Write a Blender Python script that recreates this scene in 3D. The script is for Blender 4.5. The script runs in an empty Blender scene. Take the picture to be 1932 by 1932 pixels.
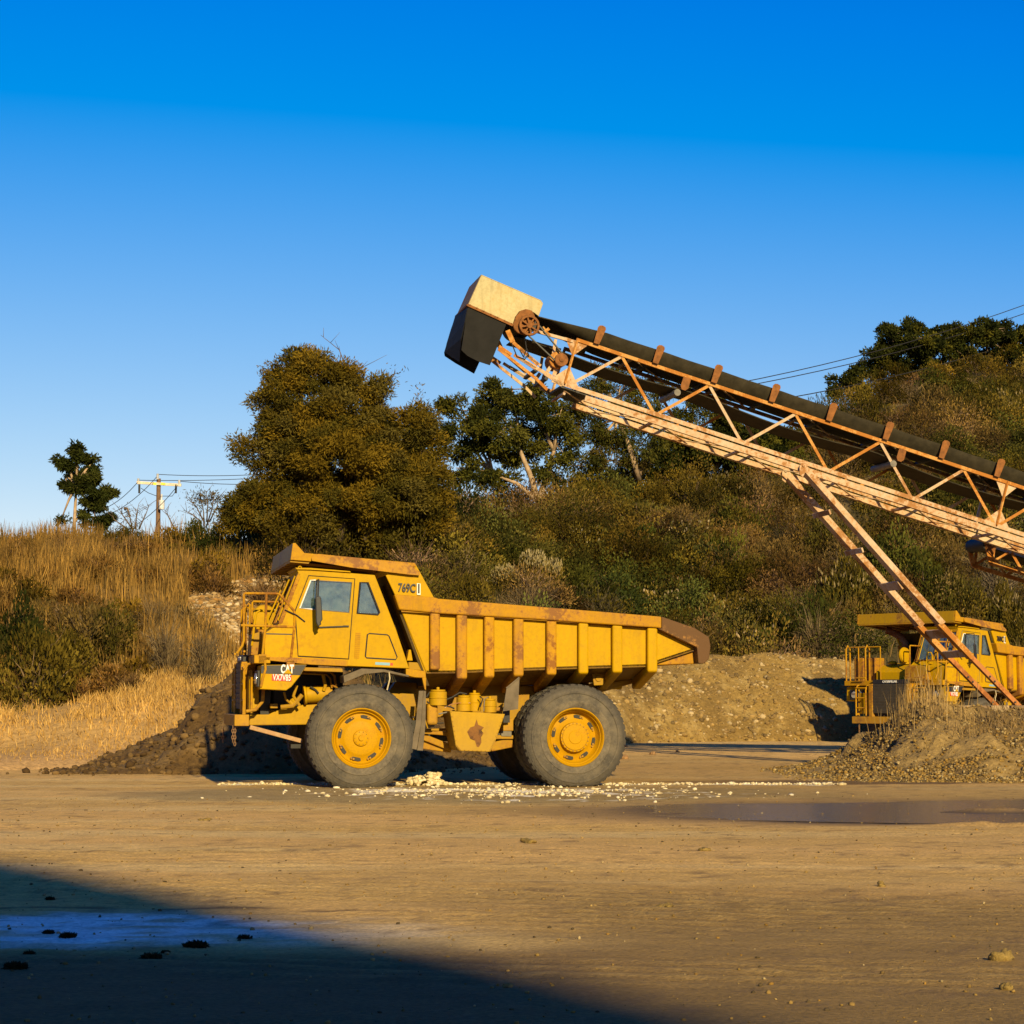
import bpy, bmesh, math, random
import numpy as np
from mathutils import Vector, Matrix

random.seed(7)
rng = np.random.default_rng(11)
R = math.radians
S = bpy.context.scene
COL = S.collection

# ------------------------------------------------------------------ camera, sky, sun, exposure
FPX = 3924.0                       # focal length in units of a 1932-unit wide picture
HCAM = 1.5
PITCH = math.atan(354 / FPX)
cd = bpy.data.cameras.new('camera')
cd.sensor_width = 36; cd.lens = 36 * FPX / 1932; cd.clip_start = 0.1; cd.clip_end = 3000
cam = bpy.data.objects.new('camera', cd); COL.objects.link(cam)
cam.location = (0, 0, HCAM); cam.rotation_euler = (math.pi / 2 + PITCH, 0, 0)
S.camera = cam

SUN_AZ = R(15.5)                     # to the right of straight behind the camera
SUN_EL = R(23)
tosun = Vector((math.sin(SUN_AZ) * math.cos(SUN_EL), -math.cos(SUN_AZ) * math.cos(SUN_EL), math.sin(SUN_EL)))
W = bpy.data.worlds.new("World"); S.world = W; W.use_nodes = True
wn = W.node_tree.nodes; wl = W.node_tree.links
bg = wn['Background']
sky = wn.new('ShaderNodeTexSky'); sky.sky_type = 'NISHITA'; sky.sun_disc = False
sky.sun_elevation = SUN_EL; sky.sun_rotation = math.pi - SUN_AZ
sky.altitude = 0; sky.air_density = 1.0; sky.dust_density = 0.25; sky.ozone_density = 3.0
# deepen the clear evening blue channel by channel
def wm(op, x, y, clamp=False):
    m = wn.new('ShaderNodeMath'); m.operation = op; m.use_clamp = clamp
    for i, q in ((0, x), (1, y)):
        if isinstance(q, (int, float)): m.inputs[i].default_value = q
        else: wl.new(q, m.inputs[i])
    return m.outputs[0]
sp = wn.new('ShaderNodeSeparateColor'); wl.new(sky.outputs[0], sp.inputs[0]); cb = wn.new('ShaderNodeCombineColor')
SKY_K = 0.05
rr = wm('MINIMUM', wm('MAXIMUM', wm('MULTIPLY', wm('SUBTRACT', wm('MULTIPLY', sp.outputs[0], SKY_K), .106), 3.6), .0), .8)
gg = wm('MINIMUM', wm('MAXIMUM', wm('MULTIPLY', wm('SUBTRACT', wm('MULTIPLY', sp.outputs[1], SKY_K), .070), 2.45), .060), .9)
bb = wm('MINIMUM', wm('MULTIPLY', wm('POWER', wm('MULTIPLY', sp.outputs[2], SKY_K), .37), 1.272), wm('MAXIMUM', wm('SUBTRACT', wm('MULTIPLY', sp.outputs[2], SKY_K * 3.3), .092), .05))
EXPO = 0.45
for k, ch in enumerate((rr, gg, bb)): wl.new(wm('MULTIPLY', ch, 10 / 2 ** EXPO), cb.inputs[k])
wl.new(cb.outputs[0], bg.inputs[0]); bg.inputs[1].default_value = 0.10
sd = bpy.data.lights.new('sun', 'SUN'); sd.energy = 5.0; sd.angle = R(0.8); sd.color = (1.0, 0.79, 0.40)
sun = bpy.data.objects.new('sun', sd); COL.objects.link(sun)
sun.rotation_euler = tosun.to_track_quat('Z', 'Y').to_euler(); sun.location = (20, -30, 40)
S.view_settings.view_transform = 'Standard'; S.view_settings.look = 'None'
S.view_settings.exposure = EXPO; S.view_settings.gamma = 1.0; S.view_settings.use_curve_mapping = False
S.render.engine = 'CYCLES'
S.cycles.max_bounces = 5; S.cycles.transparent_max_bounces = 8; S.cycles.use_denoising = True
S.cycles.caustics_reflective = False; S.cycles.caustics_refractive = False

# ------------------------------------------------------------------ helpers
def ray(px, py):
    a = (px - 966) / FPX; v = (966 - py) / FPX
    c, s = math.cos(PITCH), math.sin(PITCH)
    return Vector((a, c - v * s, s + v * c))

def at(px, py, Y):
    d = ray(px, py); k = Y / d.y
    return Vector((d.x * k, Y, HCAM + d.z * k))

class Frame:
    """a local frame (x along, y away, z up); inv() measures a picture point in the plane y = yl"""
    def __init__(s, O, yaw):
        s.O = Vector(O); s.yaw = yaw
        s.e = Vector((math.cos(yaw), math.sin(yaw), 0)); s.n = Vector((-math.sin(yaw), math.cos(yaw), 0))
    def inv(s, p, yl=0.0):
        d = ray(*p)
        q = s.O + s.n * yl
        k = (q.dot(s.n)) / (d.x * s.n.x + d.y * s.n.y)
        w = Vector((d.x * k, d.y * k, 0)) - Vector((q.x, q.y, 0))
        return (w.dot(s.e), HCAM + d.z * k - s.O.z)
    def world(s, x, y, z):
        return s.O + s.e * x + s.n * y + Vector((0, 0, z))

def zm(ox, oy, k):
    return lambda x, y: ((ox + x / k) / 1.3251, (oy + y / k) / 1.3251)

def tag(o, label=None, cat=None, group=None, kind=None):
    if label: o['label'] = label
    if cat: o['category'] = cat
    if group: o['group'] = group
    if kind: o['kind'] = kind
    return o

def empty(name, loc=(0, 0, 0), rz=0):
    o = bpy.data.objects.new(name, None); COL.objects.link(o)
    o.location = loc; o.rotation_euler = (0, 0, rz); o.empty_display_size = 0.3
    return o

def link(name, me, mat, parent=None, bevel=0, smooth=False, seg=2):
    o = bpy.data.objects.new(name, me); COL.objects.link(o)
    if mat: me.materials.append(mat)
    if parent: o.parent = parent
    if smooth:
        me.polygons.foreach_set('use_smooth', [True] * len(me.polygons))
        if smooth != 'all':
            me.set_sharp_from_angle(angle=R(38))
    if bevel:
        m = o.modifiers.new('bevel', 'BEVEL'); m.width = bevel; m.segments = seg; m.limit_method = 'ANGLE'; m.angle_limit = R(40)
        m.harden_normals = False
    return o

class MB:
    def __init__(s): s.v = []; s.f = []; s.twin = False
    def add(s, vs, fs):
        n = len(s.v); s.v += [tuple(v) for v in vs]; s.f += [tuple(i + n for i in f) for f in fs]; return s
    def prism(s, poly, y0, y1):
        """polygon of (x, z) points extruded along y"""
        n = len(poly)
        ar = sum(poly[i][0] * poly[(i + 1) % n][1] - poly[(i + 1) % n][0] * poly[i][1] for i in range(n))
        if ar < 0: poly = poly[::-1]
        vs = [(x, y0, z) for x, z in poly] + [(x, y1, z) for x, z in poly]
        fs = [tuple(range(n)), tuple(range(2 * n - 1, n - 1, -1))]
        fs += [(i, n + i, n + (i + 1) % n, (i + 1) % n)[::1] for i in range(n)]
        return s.add(vs, fs)
    def box(s, a, b):
        (x0, y0, z0), (x1, y1, z1) = a, b
        x0, x1 = sorted((x0, x1)); y0, y1 = sorted((y0, y1)); z0, z1 = sorted((z0, z1))
        return s.prism([(x0, z0), (x1, z0), (x1, z1), (x0, z1)], y0, y1)
    def hexa(s, p):
        """8 points: four of one face, then the four opposite"""
        return s.add(p, [(0, 3, 2, 1), (4, 5, 6, 7), (0, 1, 5, 4), (1, 2, 6, 5), (2, 3, 7, 6), (3, 0, 4, 7)])
    def beam(s, p, q, w, h, up=(0, 0, 1)):
        p = Vector(p); q = Vector(q); d = (q - p).normalized(); up = Vector(up)
        if abs(d.dot(up)) > .98: up = Vector((1, 0, 0))
        sd_ = d.cross(up).normalized(); u = sd_.cross(d).normalized()
        o = []
        for c in (p, q):
            o += [c - sd_ * w / 2 - u * h / 2, c + sd_ * w / 2 - u * h / 2, c + sd_ * w / 2 + u * h / 2, c - sd_ * w / 2 + u * h / 2]
        return s.add(o, [(0, 1, 2, 3), (7, 6, 5, 4), (0, 4, 5, 1), (1, 5, 6, 2), (2, 6, 7, 3), (3, 7, 4, 0)])
    def tube(s, pts, r, n=8, r2=None, closed=False):
        pts = [Vector(p) for p in pts]; m = len(pts); vs = []
        rr = [r + ((r2 if r2 is not None else r) - r) * i / max(1, m - 1) for i in range(m)]
        prev = None
        for i, p in enumerate(pts):
            if closed: t = pts[(i + 1) % m] - pts[i - 1]
            else: t = pts[min(i + 1, m - 1)] - pts[max(i - 1, 0)]
            t.normalize()
            if prev is None:
                a = Vector((0, 0, 1)) if abs(t.z) < .9 else Vector((1, 0, 0))
                u = t.cross(a).normalized()
            else:
                u = (prev - t * prev.dot(t)).normalized()
            prev = u; w = t.cross(u)
            for k in range(n):
                an = 2 * math.pi * k / n
                vs.append(p + (u * math.cos(an) + w * math.sin(an)) * rr[i])
        fs = []
        for i in range(m if closed else m - 1):
            j = (i + 1) % m
            for k in range(n):
                k2 = (k + 1) % n
                fs.append((i * n + k, i * n + k2, j * n + k2, j * n + k))
        if not closed:
            fs.append(tuple(range(n - 1, -1, -1))); fs.append(tuple(range((m - 1) * n, m * n)))
        return s.add(vs, fs)
    def lathe(s, prof, c, n=48, a0=0, flat=None, closed=False):
        """prof of (r, y): turned round the y axis through c"""
        c = Vector(c); vs = []; m = len(prof)
        for k in range(n):
            an = a0 + 2 * math.pi * k / n
            for r, y in prof:
                z = r * math.sin(an)
                if flat is not None: z = max(z, flat)
                vs.append((c.x + r * math.cos(an), c.y + y, c.z + z))
        fs = []
        for k in range(n):
            k2 = (k + 1) % n
            for i in range(m if closed else m - 1):
                j = (i + 1) % m
                fs.append((k * m + i, k * m + j, k2 * m + j, k2 * m + i))
        return s.add(vs, fs)
    def cyl(s, p, q, r, n=20):
        return s.tube([p, q], r, n)
    def plate(s, outer, holes, y0, y1):
        """polygon with holes, extruded along y"""
        bm = bmesh.new(); eds = []
        for loop in [outer] + holes:
            vs = [bm.verts.new((x, y0, z)) for x, z in loop]
            eds += [bm.edges.new((vs[i], vs[(i + 1) % len(vs)])) for i in range(len(vs))]
        bmesh.ops.triangle_fill(bm, use_beauty=True, use_dissolve=False, edges=eds)
        r = bmesh.ops.extrude_face_region(bm, geom=list(bm.faces))
        for e in r['geom']:
            if isinstance(e, bmesh.types.BMVert): e.co.y = y1
        bmesh.ops.recalc_face_normals(bm, faces=bm.faces)
        bm.verts.index_update()
        s.add([v.co.copy() for v in bm.verts], [[v.index for v in f.verts] for f in bm.faces])
        bm.free(); return s
    def mesh(s, name):
        me = bpy.data.meshes.new(name); me.from_pydata(s.v, [], s.f); me.validate()
        bm = bmesh.new(); bm.from_mesh(me); bmesh.ops.recalc_face_normals(bm, faces=bm.faces); bm.to_mesh(me); bm.free()
        return me
    def build(s, name, mat, parent=None, bevel=0, smooth=False, seg=2):
        if s.twin:                              # its twin on the other side, an object of its own
            t = MB(); t.v = [(x, -y, z) for x, y, z in s.v]; t.f = [tuple(reversed(q)) for q in s.f]
            link(name, t.mesh(name), mat, parent, bevel, smooth, seg)
        return link(name, s.mesh(name), mat, parent, bevel, smooth, seg)

def np_mesh(name, V, F, col=None):
    """V (n,3), F (m,k) arrays; col (n,3) goes into the point colour attribute 'tint'"""
    me = bpy.data.meshes.new(name); V = np.asarray(V, np.float32); F = np.asarray(F, np.int32)
    m, k = F.shape
    me.vertices.add(len(V)); me.vertices.foreach_set('co', V.ravel())
    me.loops.add(m * k); me.loops.foreach_set('vertex_index', F.ravel())
    me.polygons.add(m); me.polygons.foreach_set('loop_start', np.arange(0, m * k, k, dtype=np.int32))
    me.update(calc_edges=True)
    if col is not None:
        a = me.color_attributes.new('tint', 'FLOAT_COLOR', 'POINT')
        c = np.ones((len(V), 4), np.float32); c[:, :3] = col
        a.data.foreach_set('color', c.ravel())
    return me

def copy_tree(o, parent=None):
    c = o.copy(); COL.objects.link(c)
    if parent: c.parent = parent
    for ch in list(o.children): copy_tree(ch, c)
    return c

def _h(i, j, k):
    n = (i * 374761393 + j * 668265263 + k * 2147483647) & 0xffffffff
    n = ((n ^ (n >> 13)) * 1274126177) & 0xffffffff
    return ((n ^ (n >> 16)) & 0xffff) / 65535.0
def vn(x, y, seed=0):
    x = np.asarray(x, float); y = np.asarray(y, float)
    i = np.floor(x).astype(np.int64); j = np.floor(y).astype(np.int64)
    a = x - i; b = y - j; a = a * a * (3 - 2 * a); b = b * b * (3 - 2 * b)
    return ((_h(i, j, seed) * (1 - a) + _h(i + 1, j, seed) * a) * (1 - b) + (_h(i, j + 1, seed) * (1 - a) + _h(i + 1, j + 1, seed) * a) * b)
def fbm(x, y, seed=0, o=4):
    s = 0; a = .5; t = 0
    for k in range(o):
        s = s + a * vn(np.asarray(x) * 2 ** k + 17 * k, np.asarray(y) * 2 ** k + 31 * k, seed + k); t += a; a *= .5
    return s / t
def sstep(a, b, x):
    t = np.clip((np.asarray(x, float) - a) / (b - a), 0, 1); return t * t * (3 - 2 * t)

# ------------------------------------------------------------------ materials
def newmat(name):
    m = bpy.data.materials.new(name); m.use_nodes = True
    nt = m.node_tree; return m, nt.nodes, nt.links, nt.nodes['Principled BSDF']
def c4(c): return (c[0], c[1], c[2], 1)
def noise(N, L, scale, detail=6, rough=.6, vec=None, dist=0):
    t = N.new('ShaderNodeTexNoise'); t.inputs['Scale'].default_value = scale; t.inputs['Detail'].default_value = detail
    t.inputs['Roughness'].default_value = rough; t.inputs['Distortion'].default_value = dist
    if vec: L.new(vec, t.inputs['Vector'])
    return t.outputs['Fac']
def ramp(N, L, fac, a, b, ca=(0, 0, 0), cb=(1, 1, 1)):
    r = N.new('ShaderNodeValToRGB'); e = r.color_ramp.elements
    e[0].position = a; e[1].position = b; e[0].color = c4(ca); e[1].color = c4(cb)
    L.new(fac, r.inputs[0]); return r.outputs[0]
def mix(N, L, fac, a, b, mode='MIX'):
    m = N.new('ShaderNodeMix'); m.data_type = 'RGBA'; m.blend_type = mode
    for i, x in ((6, a), (7, b)):
        if isinstance(x, tuple): m.inputs[i].default_value = c4(x)
        else: L.new(x, m.inputs[i])
    if isinstance(fac, float): m.inputs[0].default_value = fac
    else: L.new(fac, m.inputs[0])
    return m.outputs[2]
def mth(N, L, op, a, b=None):
    m = N.new('ShaderNodeMath'); m.operation = op
    for i, x in ((0, a), (1, b)):
        if x is None: continue
        if isinstance(x, (int, float)): m.inputs[i].default_value = x
        else: L.new(x, m.inputs[i])
    return m.outputs[0]
def bump(N, L, P, h, strength, dist=.02):
    b = N.new('ShaderNodeBump'); b.inputs['Strength'].default_value = strength; b.inputs['Distance'].default_value = dist
    L.new(h, b.inputs['Height']); L.new(b.outputs[0], P.inputs['Normal'])
def objco(N, L, sc=(1, 1, 1)):
    t = N.new('ShaderNodeTexCoord'); m = N.new('ShaderNodeMapping'); m.inputs['Scale'].default_value = sc
    L.new(t.outputs['Object'], m.inputs[0]); return m.outputs[0]

def paint(name, base, rust=(.16, .045, .01), amt=.25, dirt=(.20, .115, .022), damt=.35, rough=.5, streak=.5, sc=1.0, fade=None, mud=0):
    m, N, L, P = newmat(name)
    v = objco(N, L); vs = objco(N, L, (7 * sc, 7 * sc, .8 * sc))
    n1 = noise(N, L, 1.1 * sc, 9, .68, v); n2 = noise(N, L, 1.0, 5, .6, vs); n3 = noise(N, L, 14 * sc, 5, .7, v)
    b0 = mix(N, L, ramp(N, L, noise(N, L, .9, 3, .5, v), .35, .7), base, fade or tuple(min(1, c * 1.15) for c in base))
    col = mix(N, L, mth(N, L, 'MULTIPLY', ramp(N, L, n3, .45, .75), damt), b0, dirt)
    # grime streaks
    s = mth(N, L, 'MULTIPLY', ramp(N, L, n2, .5, .72), streak)
    col = mix(N, L, s, col, tuple((dirt[i] * .5 + base[i] * .45) for i in range(3)))
    th = .72 - .42 * amt
    cmb = mth(N, L, 'ADD', mth(N, L, 'MULTIPLY', n1, .72), mth(N, L, 'MULTIPLY', n3, .28))
    rm = ramp(N, L, cmb, th, th + .05)
    halo = ramp(N, L, cmb, th - .10, th + .03)
    col = mix(N, L, mth(N, L, 'MULTIPLY', halo, .45), col, tuple(rust[i] * 1.3 + base[i] * .25 for i in range(3)))
    col = mix(N, L, mth(N, L, 'MULTIPLY', rm, .85), col, rust)
    if mud:                                  # splashed dust and mud low on the machine
        sx = N.new('ShaderNodeSeparateXYZ'); L.new(v, sx.inputs[0])
        hgt_ = mth(N, L, 'ADD', mth(N, L, 'SUBTRACT', 1.75, sx.outputs[2]), mth(N, L, 'MULTIPLY', mth(N, L, 'SUBTRACT', n1, .5), 2.6))
        col = mix(N, L, mth(N, L, 'MULTIPLY', ramp(N, L, hgt_, .0, 1.0), mud), col, (.26, .165, .055))
        col = mix(N, L, mth(N, L, 'MULTIPLY', ramp(N, L, noise(N, L, 2.3, 8, .75, v, .6), .52, .62), mud * .45), col, (.30, .17, .02))
    L.new(col, P.inputs['Base Color'])
    L.new(mth(N, L, 'ADD', mth(N, L, 'MULTIPLY', n3, .35), rough - .15), P.inputs['Roughness'])
    P.inputs['Specular IOR Level'].default_value = .1
    bump(N, L, P, n3, .25, .006)
    return m

def plain(name, base, rough=.6, metal=0, var=.25, sc=6, b=.2, spec=.4):
    m, N, L, P = newmat(name)
    v = objco(N, L); n = noise(N, L, sc, 7, .65, v)
    L.new(mix(N, L, ramp(N, L, n, .3, .7), tuple(c * (1 - var) for c in base), tuple(min(1, c * (1 + var)) for c in base)), P.inputs['Base Color'])
    P.inputs['Roughness'].default_value = rough; P.inputs['Metallic'].default_value = metal
    P.inputs['Specular IOR Level'].default_value = spec
    if b: bump(N, L, P, n, b, .01)
    return m

def tinted(name, rough=.9, transl=0, sc=40, var=.25, b=0, bd=.02, spec=.2):
    """surface whose albedo comes from the 'tint' attribute, broken up by noise"""
    m, N, L, P = newmat(name)
    a = N.new('ShaderNodeAttribute'); a.attribute_name = 'tint'
    col = a.outputs['Color']
    if var:
        n = noise(N, L, sc, 6, .7, objco(N, L))
        col = mix(N, L, 1.0, col, ramp(N, L, n, .25, .75, (1 - var,) * 3, (1 + var,) * 3), 'MULTIPLY')
        if b: bump(N, L, P, n, b, bd)
    if transl:
        N.remove(P)
        d = N.new('ShaderNodeBsdfDiffuse'); t = N.new('ShaderNodeBsdfTranslucent'); x = N.new('ShaderNodeMixShader')
        L.new(col, d.inputs[0]); L.new(col, t.inputs[0]); x.inputs[0].default_value = transl
        L.new(d.outputs[0], x.inputs[1]); L.new(t.outputs[0], x.inputs[2]); L.new(x.outputs[0], N['Material Output'].inputs[0])
    else:
        L.new(col, P.inputs['Base Color']); P.inputs['Roughness'].default_value = rough
        P.inputs['Specular IOR Level'].default_value = spec
    return m

M = {}
YEL = (.43, .248, .0002)
M['yellow'] = paint('yellow_paint', YEL, amt=.17, damt=.25, streak=.30, mud=.42)
M['yellow_worn'] = paint('worn_yellow_paint', (.42, .22, .002), amt=.46, damt=.4, streak=.5, mud=.5, rust=(.20, .075, .015))
M['yellow_rust'] = paint('rust_stained_yellow_paint', (.39, .195, .004), amt=.50, mud=.4, damt=.45, streak=.6, rust=(.19, .080, .026))
M['yellow_dirty'] = paint('dusty_yellow_paint', (.33, .185, .010), amt=.30, dirt=(.26, .16, .05), damt=.8, streak=.6)
M['rim'] = paint('wheel_yellow_paint', (.42, .22, .001), amt=.2, damt=.35, streak=0.1, sc=3)
M['cream'] = paint('conveyor_paint', (.47, .365, .25), amt=.50, rust=(.28, .12, .03), dirt=(.38, .20, .06), damt=.75, streak=.6, sc=.9, rough=.6)
M['rustbar'] = paint('rusty_bar', (.44, .25, .08), amt=.62, rust=(.33, .12, .018), dirt=(.40, .2, .05), damt=.6, streak=.3, sc=2, rough=.7)
M['rust'] = plain('rust', (.20, .075, .015), .85, var=.45, sc=9, b=.5)
M['hood'] = paint('galvanised_hood', (.42, .36, .19), amt=.30, rust=(.30, .19, .06), dirt=(.26, .20, .09), damt=.5, streak=1.0, rough=.5, sc=1.2)
M['rubber'] = plain('black_rubber', (.011, .010, .009), .7, var=.4, sc=3, b=.1, spec=.15)
M['belt'] = plain('conveyor_belt', (.034, .028, .016), .8, var=.4, sc=5, b=.15, spec=.15)
M['louvre'] = plain('louvre_grey', (.05, .042, .032), .7)
M['dark'] = plain('dark_metal', (.02, .018, .015), .6, var=.3)
M['black'] = plain('black_paint', (.018, .018, .02), .45, var=.2)
M['grey'] = plain('grey_metal', (.16, .14, .11), .6, var=.3)
M['white'] = plain('white_paint', (.75, .74, .70), .5, var=.06)
M['red'] = plain('red_paint', (.55, .03, .02), .5, var=.1)
M['blue'] = plain('faded_blue', (.18, .36, .48), .5, var=.1)
M['seat'] = plain('seat_cloth', (.10, .10, .09), .9)
M['chain'] = plain('rusty_chain', (.20, .11, .05), .8)
M['flap'] = plain('mud_flap_rubber', (.13, .10, .062), .85, var=.3, sc=5)

def tyre_mat():
    m, N, L, P = newmat('dusty_tyre')
    v = objco(N, L); n = noise(N, L, 3.5, 8, .65, v); n2 = noise(N, L, 25, 5, .7, v)
    c = mix(N, L, ramp(N, L, n, .40, .62), (.052, .044, .032), (.165, .132, .082))
    c = mix(N, L, mth(N, L, 'MULTIPLY', ramp(N, L, n2, .4, .8), .5), c, (.22, .18, .12))
    # radial bands: dusty bead, scuffed shoulder
    t = N.new('ShaderNodeTexCoord'); m2 = N.new('ShaderNodeMapping'); m2.inputs['Scale'].default_value = (1, 0, 1); L.new(t.outputs['Object'], m2.inputs[0])
    ln = N.new('ShaderNodeVectorMath'); ln.operation = 'LENGTH'; L.new(m2.outputs[0], ln.inputs[0])
    rad = mth(N, L, 'ADD', ln.outputs['Value'], mth(N, L, 'MULTIPLY', n, .12))
    c = mix(N, L, mth(N, L, 'MULTIPLY', ramp(N, L, rad, .86, .93), .75), c, (.045, .038, .028))
    c = mix(N, L, mth(N, L, 'MULTIPLY', ramp(N, L, rad, .70, .60), .35), c, (.05, .045, .036))
    L.new(c, P.inputs['Base Color']); P.inputs['Roughness'].default_value = .85; bump(N, L, P, n2, .6, .02)
    return m
M['tyre'] = tyre_mat()
def glass_mat(name, tint=(.55, .75, .72), a=.55):
    m, N, L, P = newmat(name); N.remove(P)
    g = N.new('ShaderNodeBsdfGlossy'); g.inputs['Roughness'].default_value = .08; g.inputs['Color'].default_value = (.9, .95, 1, 1)
    t = N.new('ShaderNodeBsdfTransparent'); t.inputs[0].default_value = c4(tint)
    d = N.new('ShaderNodeBsdfDiffuse'); d.inputs[0].default_value = (.22, .27, .24, 1)
    n = noise(N, L, 5, 6, .7, objco(N, L))
    x = N.new('ShaderNodeMixShader'); L.new(mth(N, L, 'MULTIPLY', ramp(N, L, n, .3, .8), a), x.inputs[0])
    L.new(t.outputs[0], x.inputs[1]); L.new(d.outputs[0], x.inputs[2])
    y = N.new('ShaderNodeMixShader'); y.inputs[0].default_value = .13
    L.new(x.outputs[0], y.inputs[1]); L.new(g.outputs[0], y.inputs[2]); L.new(y.outputs[0], N['Material Output'].inputs[0])
    return m
M['glass'] = glass_mat('dusty_glass')
M['lens'] = plain('lamp_lens', (.55, .58, .62), .12, metal=.6, var=.2, b=0)
M['leaf'] = tinted('foliage', transl=.28, var=0)
M['straw'] = tinted('dry_grass', transl=.3, var=0)
M['stone'] = tinted('stones', var=.35, sc=25, b=.4, bd=.02)
M['soil'] = tinted('soil', var=.45, sc=9, b=.8, bd=.08)
M['bark'] = plain('bark', (.13, .09, .055), .9, var=.4, sc=8, b=.5)
M['palebark'] = plain('pale_bark', (.36, .25, .15), .85, var=.4, sc=5, b=.4)
# ------------------------------------------------------------------ terrain
UT = np.array([-1400, -200, 0, 200, 400, 560, 700, 850, 1000, 1200, 1400, 1560, 1650, 1800, 1932, 2150, 3400], float)
YC = np.array([1050, 1034, 1032, 1028, 1016, 1022, 1015, 975, 965, 938, 915, 815, 742, 702, 690, 670, 760], float)
DC = np.array([66, 68, 68, 70, 72, 74, 76, 80, 84, 88, 92, 100, 105, 108, 110, 110, 110], float)
D0 = np.array([44, 44, 45, 46, 46.5, 48, 49, 50.5, 54, 60, 62, 62.5, 63, 64, 64, 64, 64], float)
def terr(x, y):
    """height of the land"""
    x = np.asarray(x, float); y = np.asarray(y, float)
    u = 966 + FPX * x / np.maximum(y, 20)
    d0 = np.interp(u, UT, D0); dc = np.interp(u, UT, DC); yc = np.interp(u, UT, YC)
    zc = HCAM + (1320 - yc) / FPX * dc
    z0 = np.interp(u, [900, 1150, 1600, 1800], [0, .28, .28, 0.0]) * sstep(48, 60, y)
    t = (y - d0) / (dc - d0)
    tc = np.clip(t, 0, 1)
    g = np.power(tc, .88)
    n = (fbm(x * .16, y * .16, 3, 3) - .5) * 1.6 + (fbm(x * .7, y * .7, 8, 3) - .5) * .5
    hill = z0 + (zc - z0) * g + n * sstep(0, .12, tc) * (1 - .75 * sstep(.8, 1, tc))
    hill = hill - np.clip(y - dc, 0, None) * .035
    return np.where(t > 0, hill, z0)
def hit(px, py, lo=30., hi=125.):
    d = ray(px, py); D = np.arange(lo, hi, .1); k = D / d.y
    z = HCAM + d.z * k; g = terr(d.x * k, D)
    i = np.argmax(g >= z) if (g >= z).any() else len(D) - 1
    return Vector((d.x * k[i], D[i], g[i]))

# ground sheet: fine in the yard, coarse out to the horizon
def gridmesh(xs, ys, zf, cf, name):
    X, Y = np.meshgrid(xs, ys); Z = zf(X, Y); nx, ny = len(xs), len(ys)
    V = np.stack([X.ravel(), Y.ravel(), Z.ravel()], 1)
    i = np.arange((ny - 1) * (nx - 1)); r = i // (nx - 1); c = i % (nx - 1); a = r * nx + c
    F = np.stack([a, a + 1, a + nx + 1, a + nx], 1)
    return np_mesh(name, V, F, cf(X.ravel(), Y.ravel(), Z.ravel()))

def patch(X, Y, cx, cy, rx, ry, rot=0, soft=.35, nz=.35, seed=5):
    c, s = math.cos(rot), math.sin(rot); dx, dy = X - cx, Y - cy
    a = (dx * c + dy * s) / rx; b = (-dx * s + dy * c) / ry
    d = np.sqrt(a * a + b * b) + (fbm(X * .8, Y * .8, seed, 4) - .5) * nz * 2
    return 1 - sstep(1 - soft, 1 + soft * .5, d)

WET = (8.6, 28.6)      # puddle centre
def puddle_d(X, Y):
    a = (X - 9.6) / 7.2; b = (Y - 28.6 - (X - 9) * .05) / 3.0
    return np.sqrt(a * a + b * b) + (fbm(X * .35, Y * .5, 21, 3) - .5) * .25
def islands(X, Y):
    return np.exp(-((X - 7.9) / .7) ** 2 - ((Y - 28.0) / .22) ** 2) + np.exp(-((X - 6.5) / .45) ** 2 - ((Y - 28.3) / .18) ** 2)
def ruts(X, Y):
    """tyre tracks: shallow ridges sweeping across the yard"""
    w = 0
    for k, (y0, sl, cur, sp, wd, am) in enumerate([(19.3, -.13, .006, .34, 1.7, 1), (16.4, -.19, .008, .3, 1.1, 1), (14.1, -.10, .004, .28, .9, .8), (24.6, -.02, .002, .36, 1.0, .8), (12.2, -.16, .004, .3, .6, .8), (31.0, .03, .0, .4, 1.2, .5)]):
        c = y0 + sl * X + cur * X * X + (fbm(X * .15, Y * 0, 40 + k, 2) - .5) * 1.2
        d = (Y - c) / wd
        w = w + am * np.exp(-d * d) * (np.sin((Y - c) * 2 * math.pi / sp) * .5 + .1)
    return w * (.35 + 1.0 * vn(X * .3, Y * .8, 50)) * (1 + .35 * np.sin(X * 15 + np.sin(Y * 9)))
def gz(X, Y):
    z = (fbm(X * .25, Y * .25, 1, 3) - .5) * .05 + (fbm(X * 2.2, Y * 2.2, 2, 4) - .5) * .034 + ruts(X, Y) * .022
    rdg = np.exp(-((Y - (25.0 - .10 * (X - 4.5))) / .16) ** 2) * sstep(3.4, 5.5, X)
    z = z + rdg * (.015 + .07 * fbm(X * 2.5, Y * 3, 71, 3))
    flat = 1 - sstep(1.0, 1.25, puddle_d(X, Y))
    z = z * (1 - .9 * flat) - .02 * flat + islands(X, Y) * .13 * (fbm(X * 5, Y * 5, 33, 2) + .2)
    near = sstep(55, 48, Y)
    return z * near + terr(X, Y) * sstep(47, 49, Y) - sstep(.0, .4, terr(X, Y) - .45) * 1.5
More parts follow.
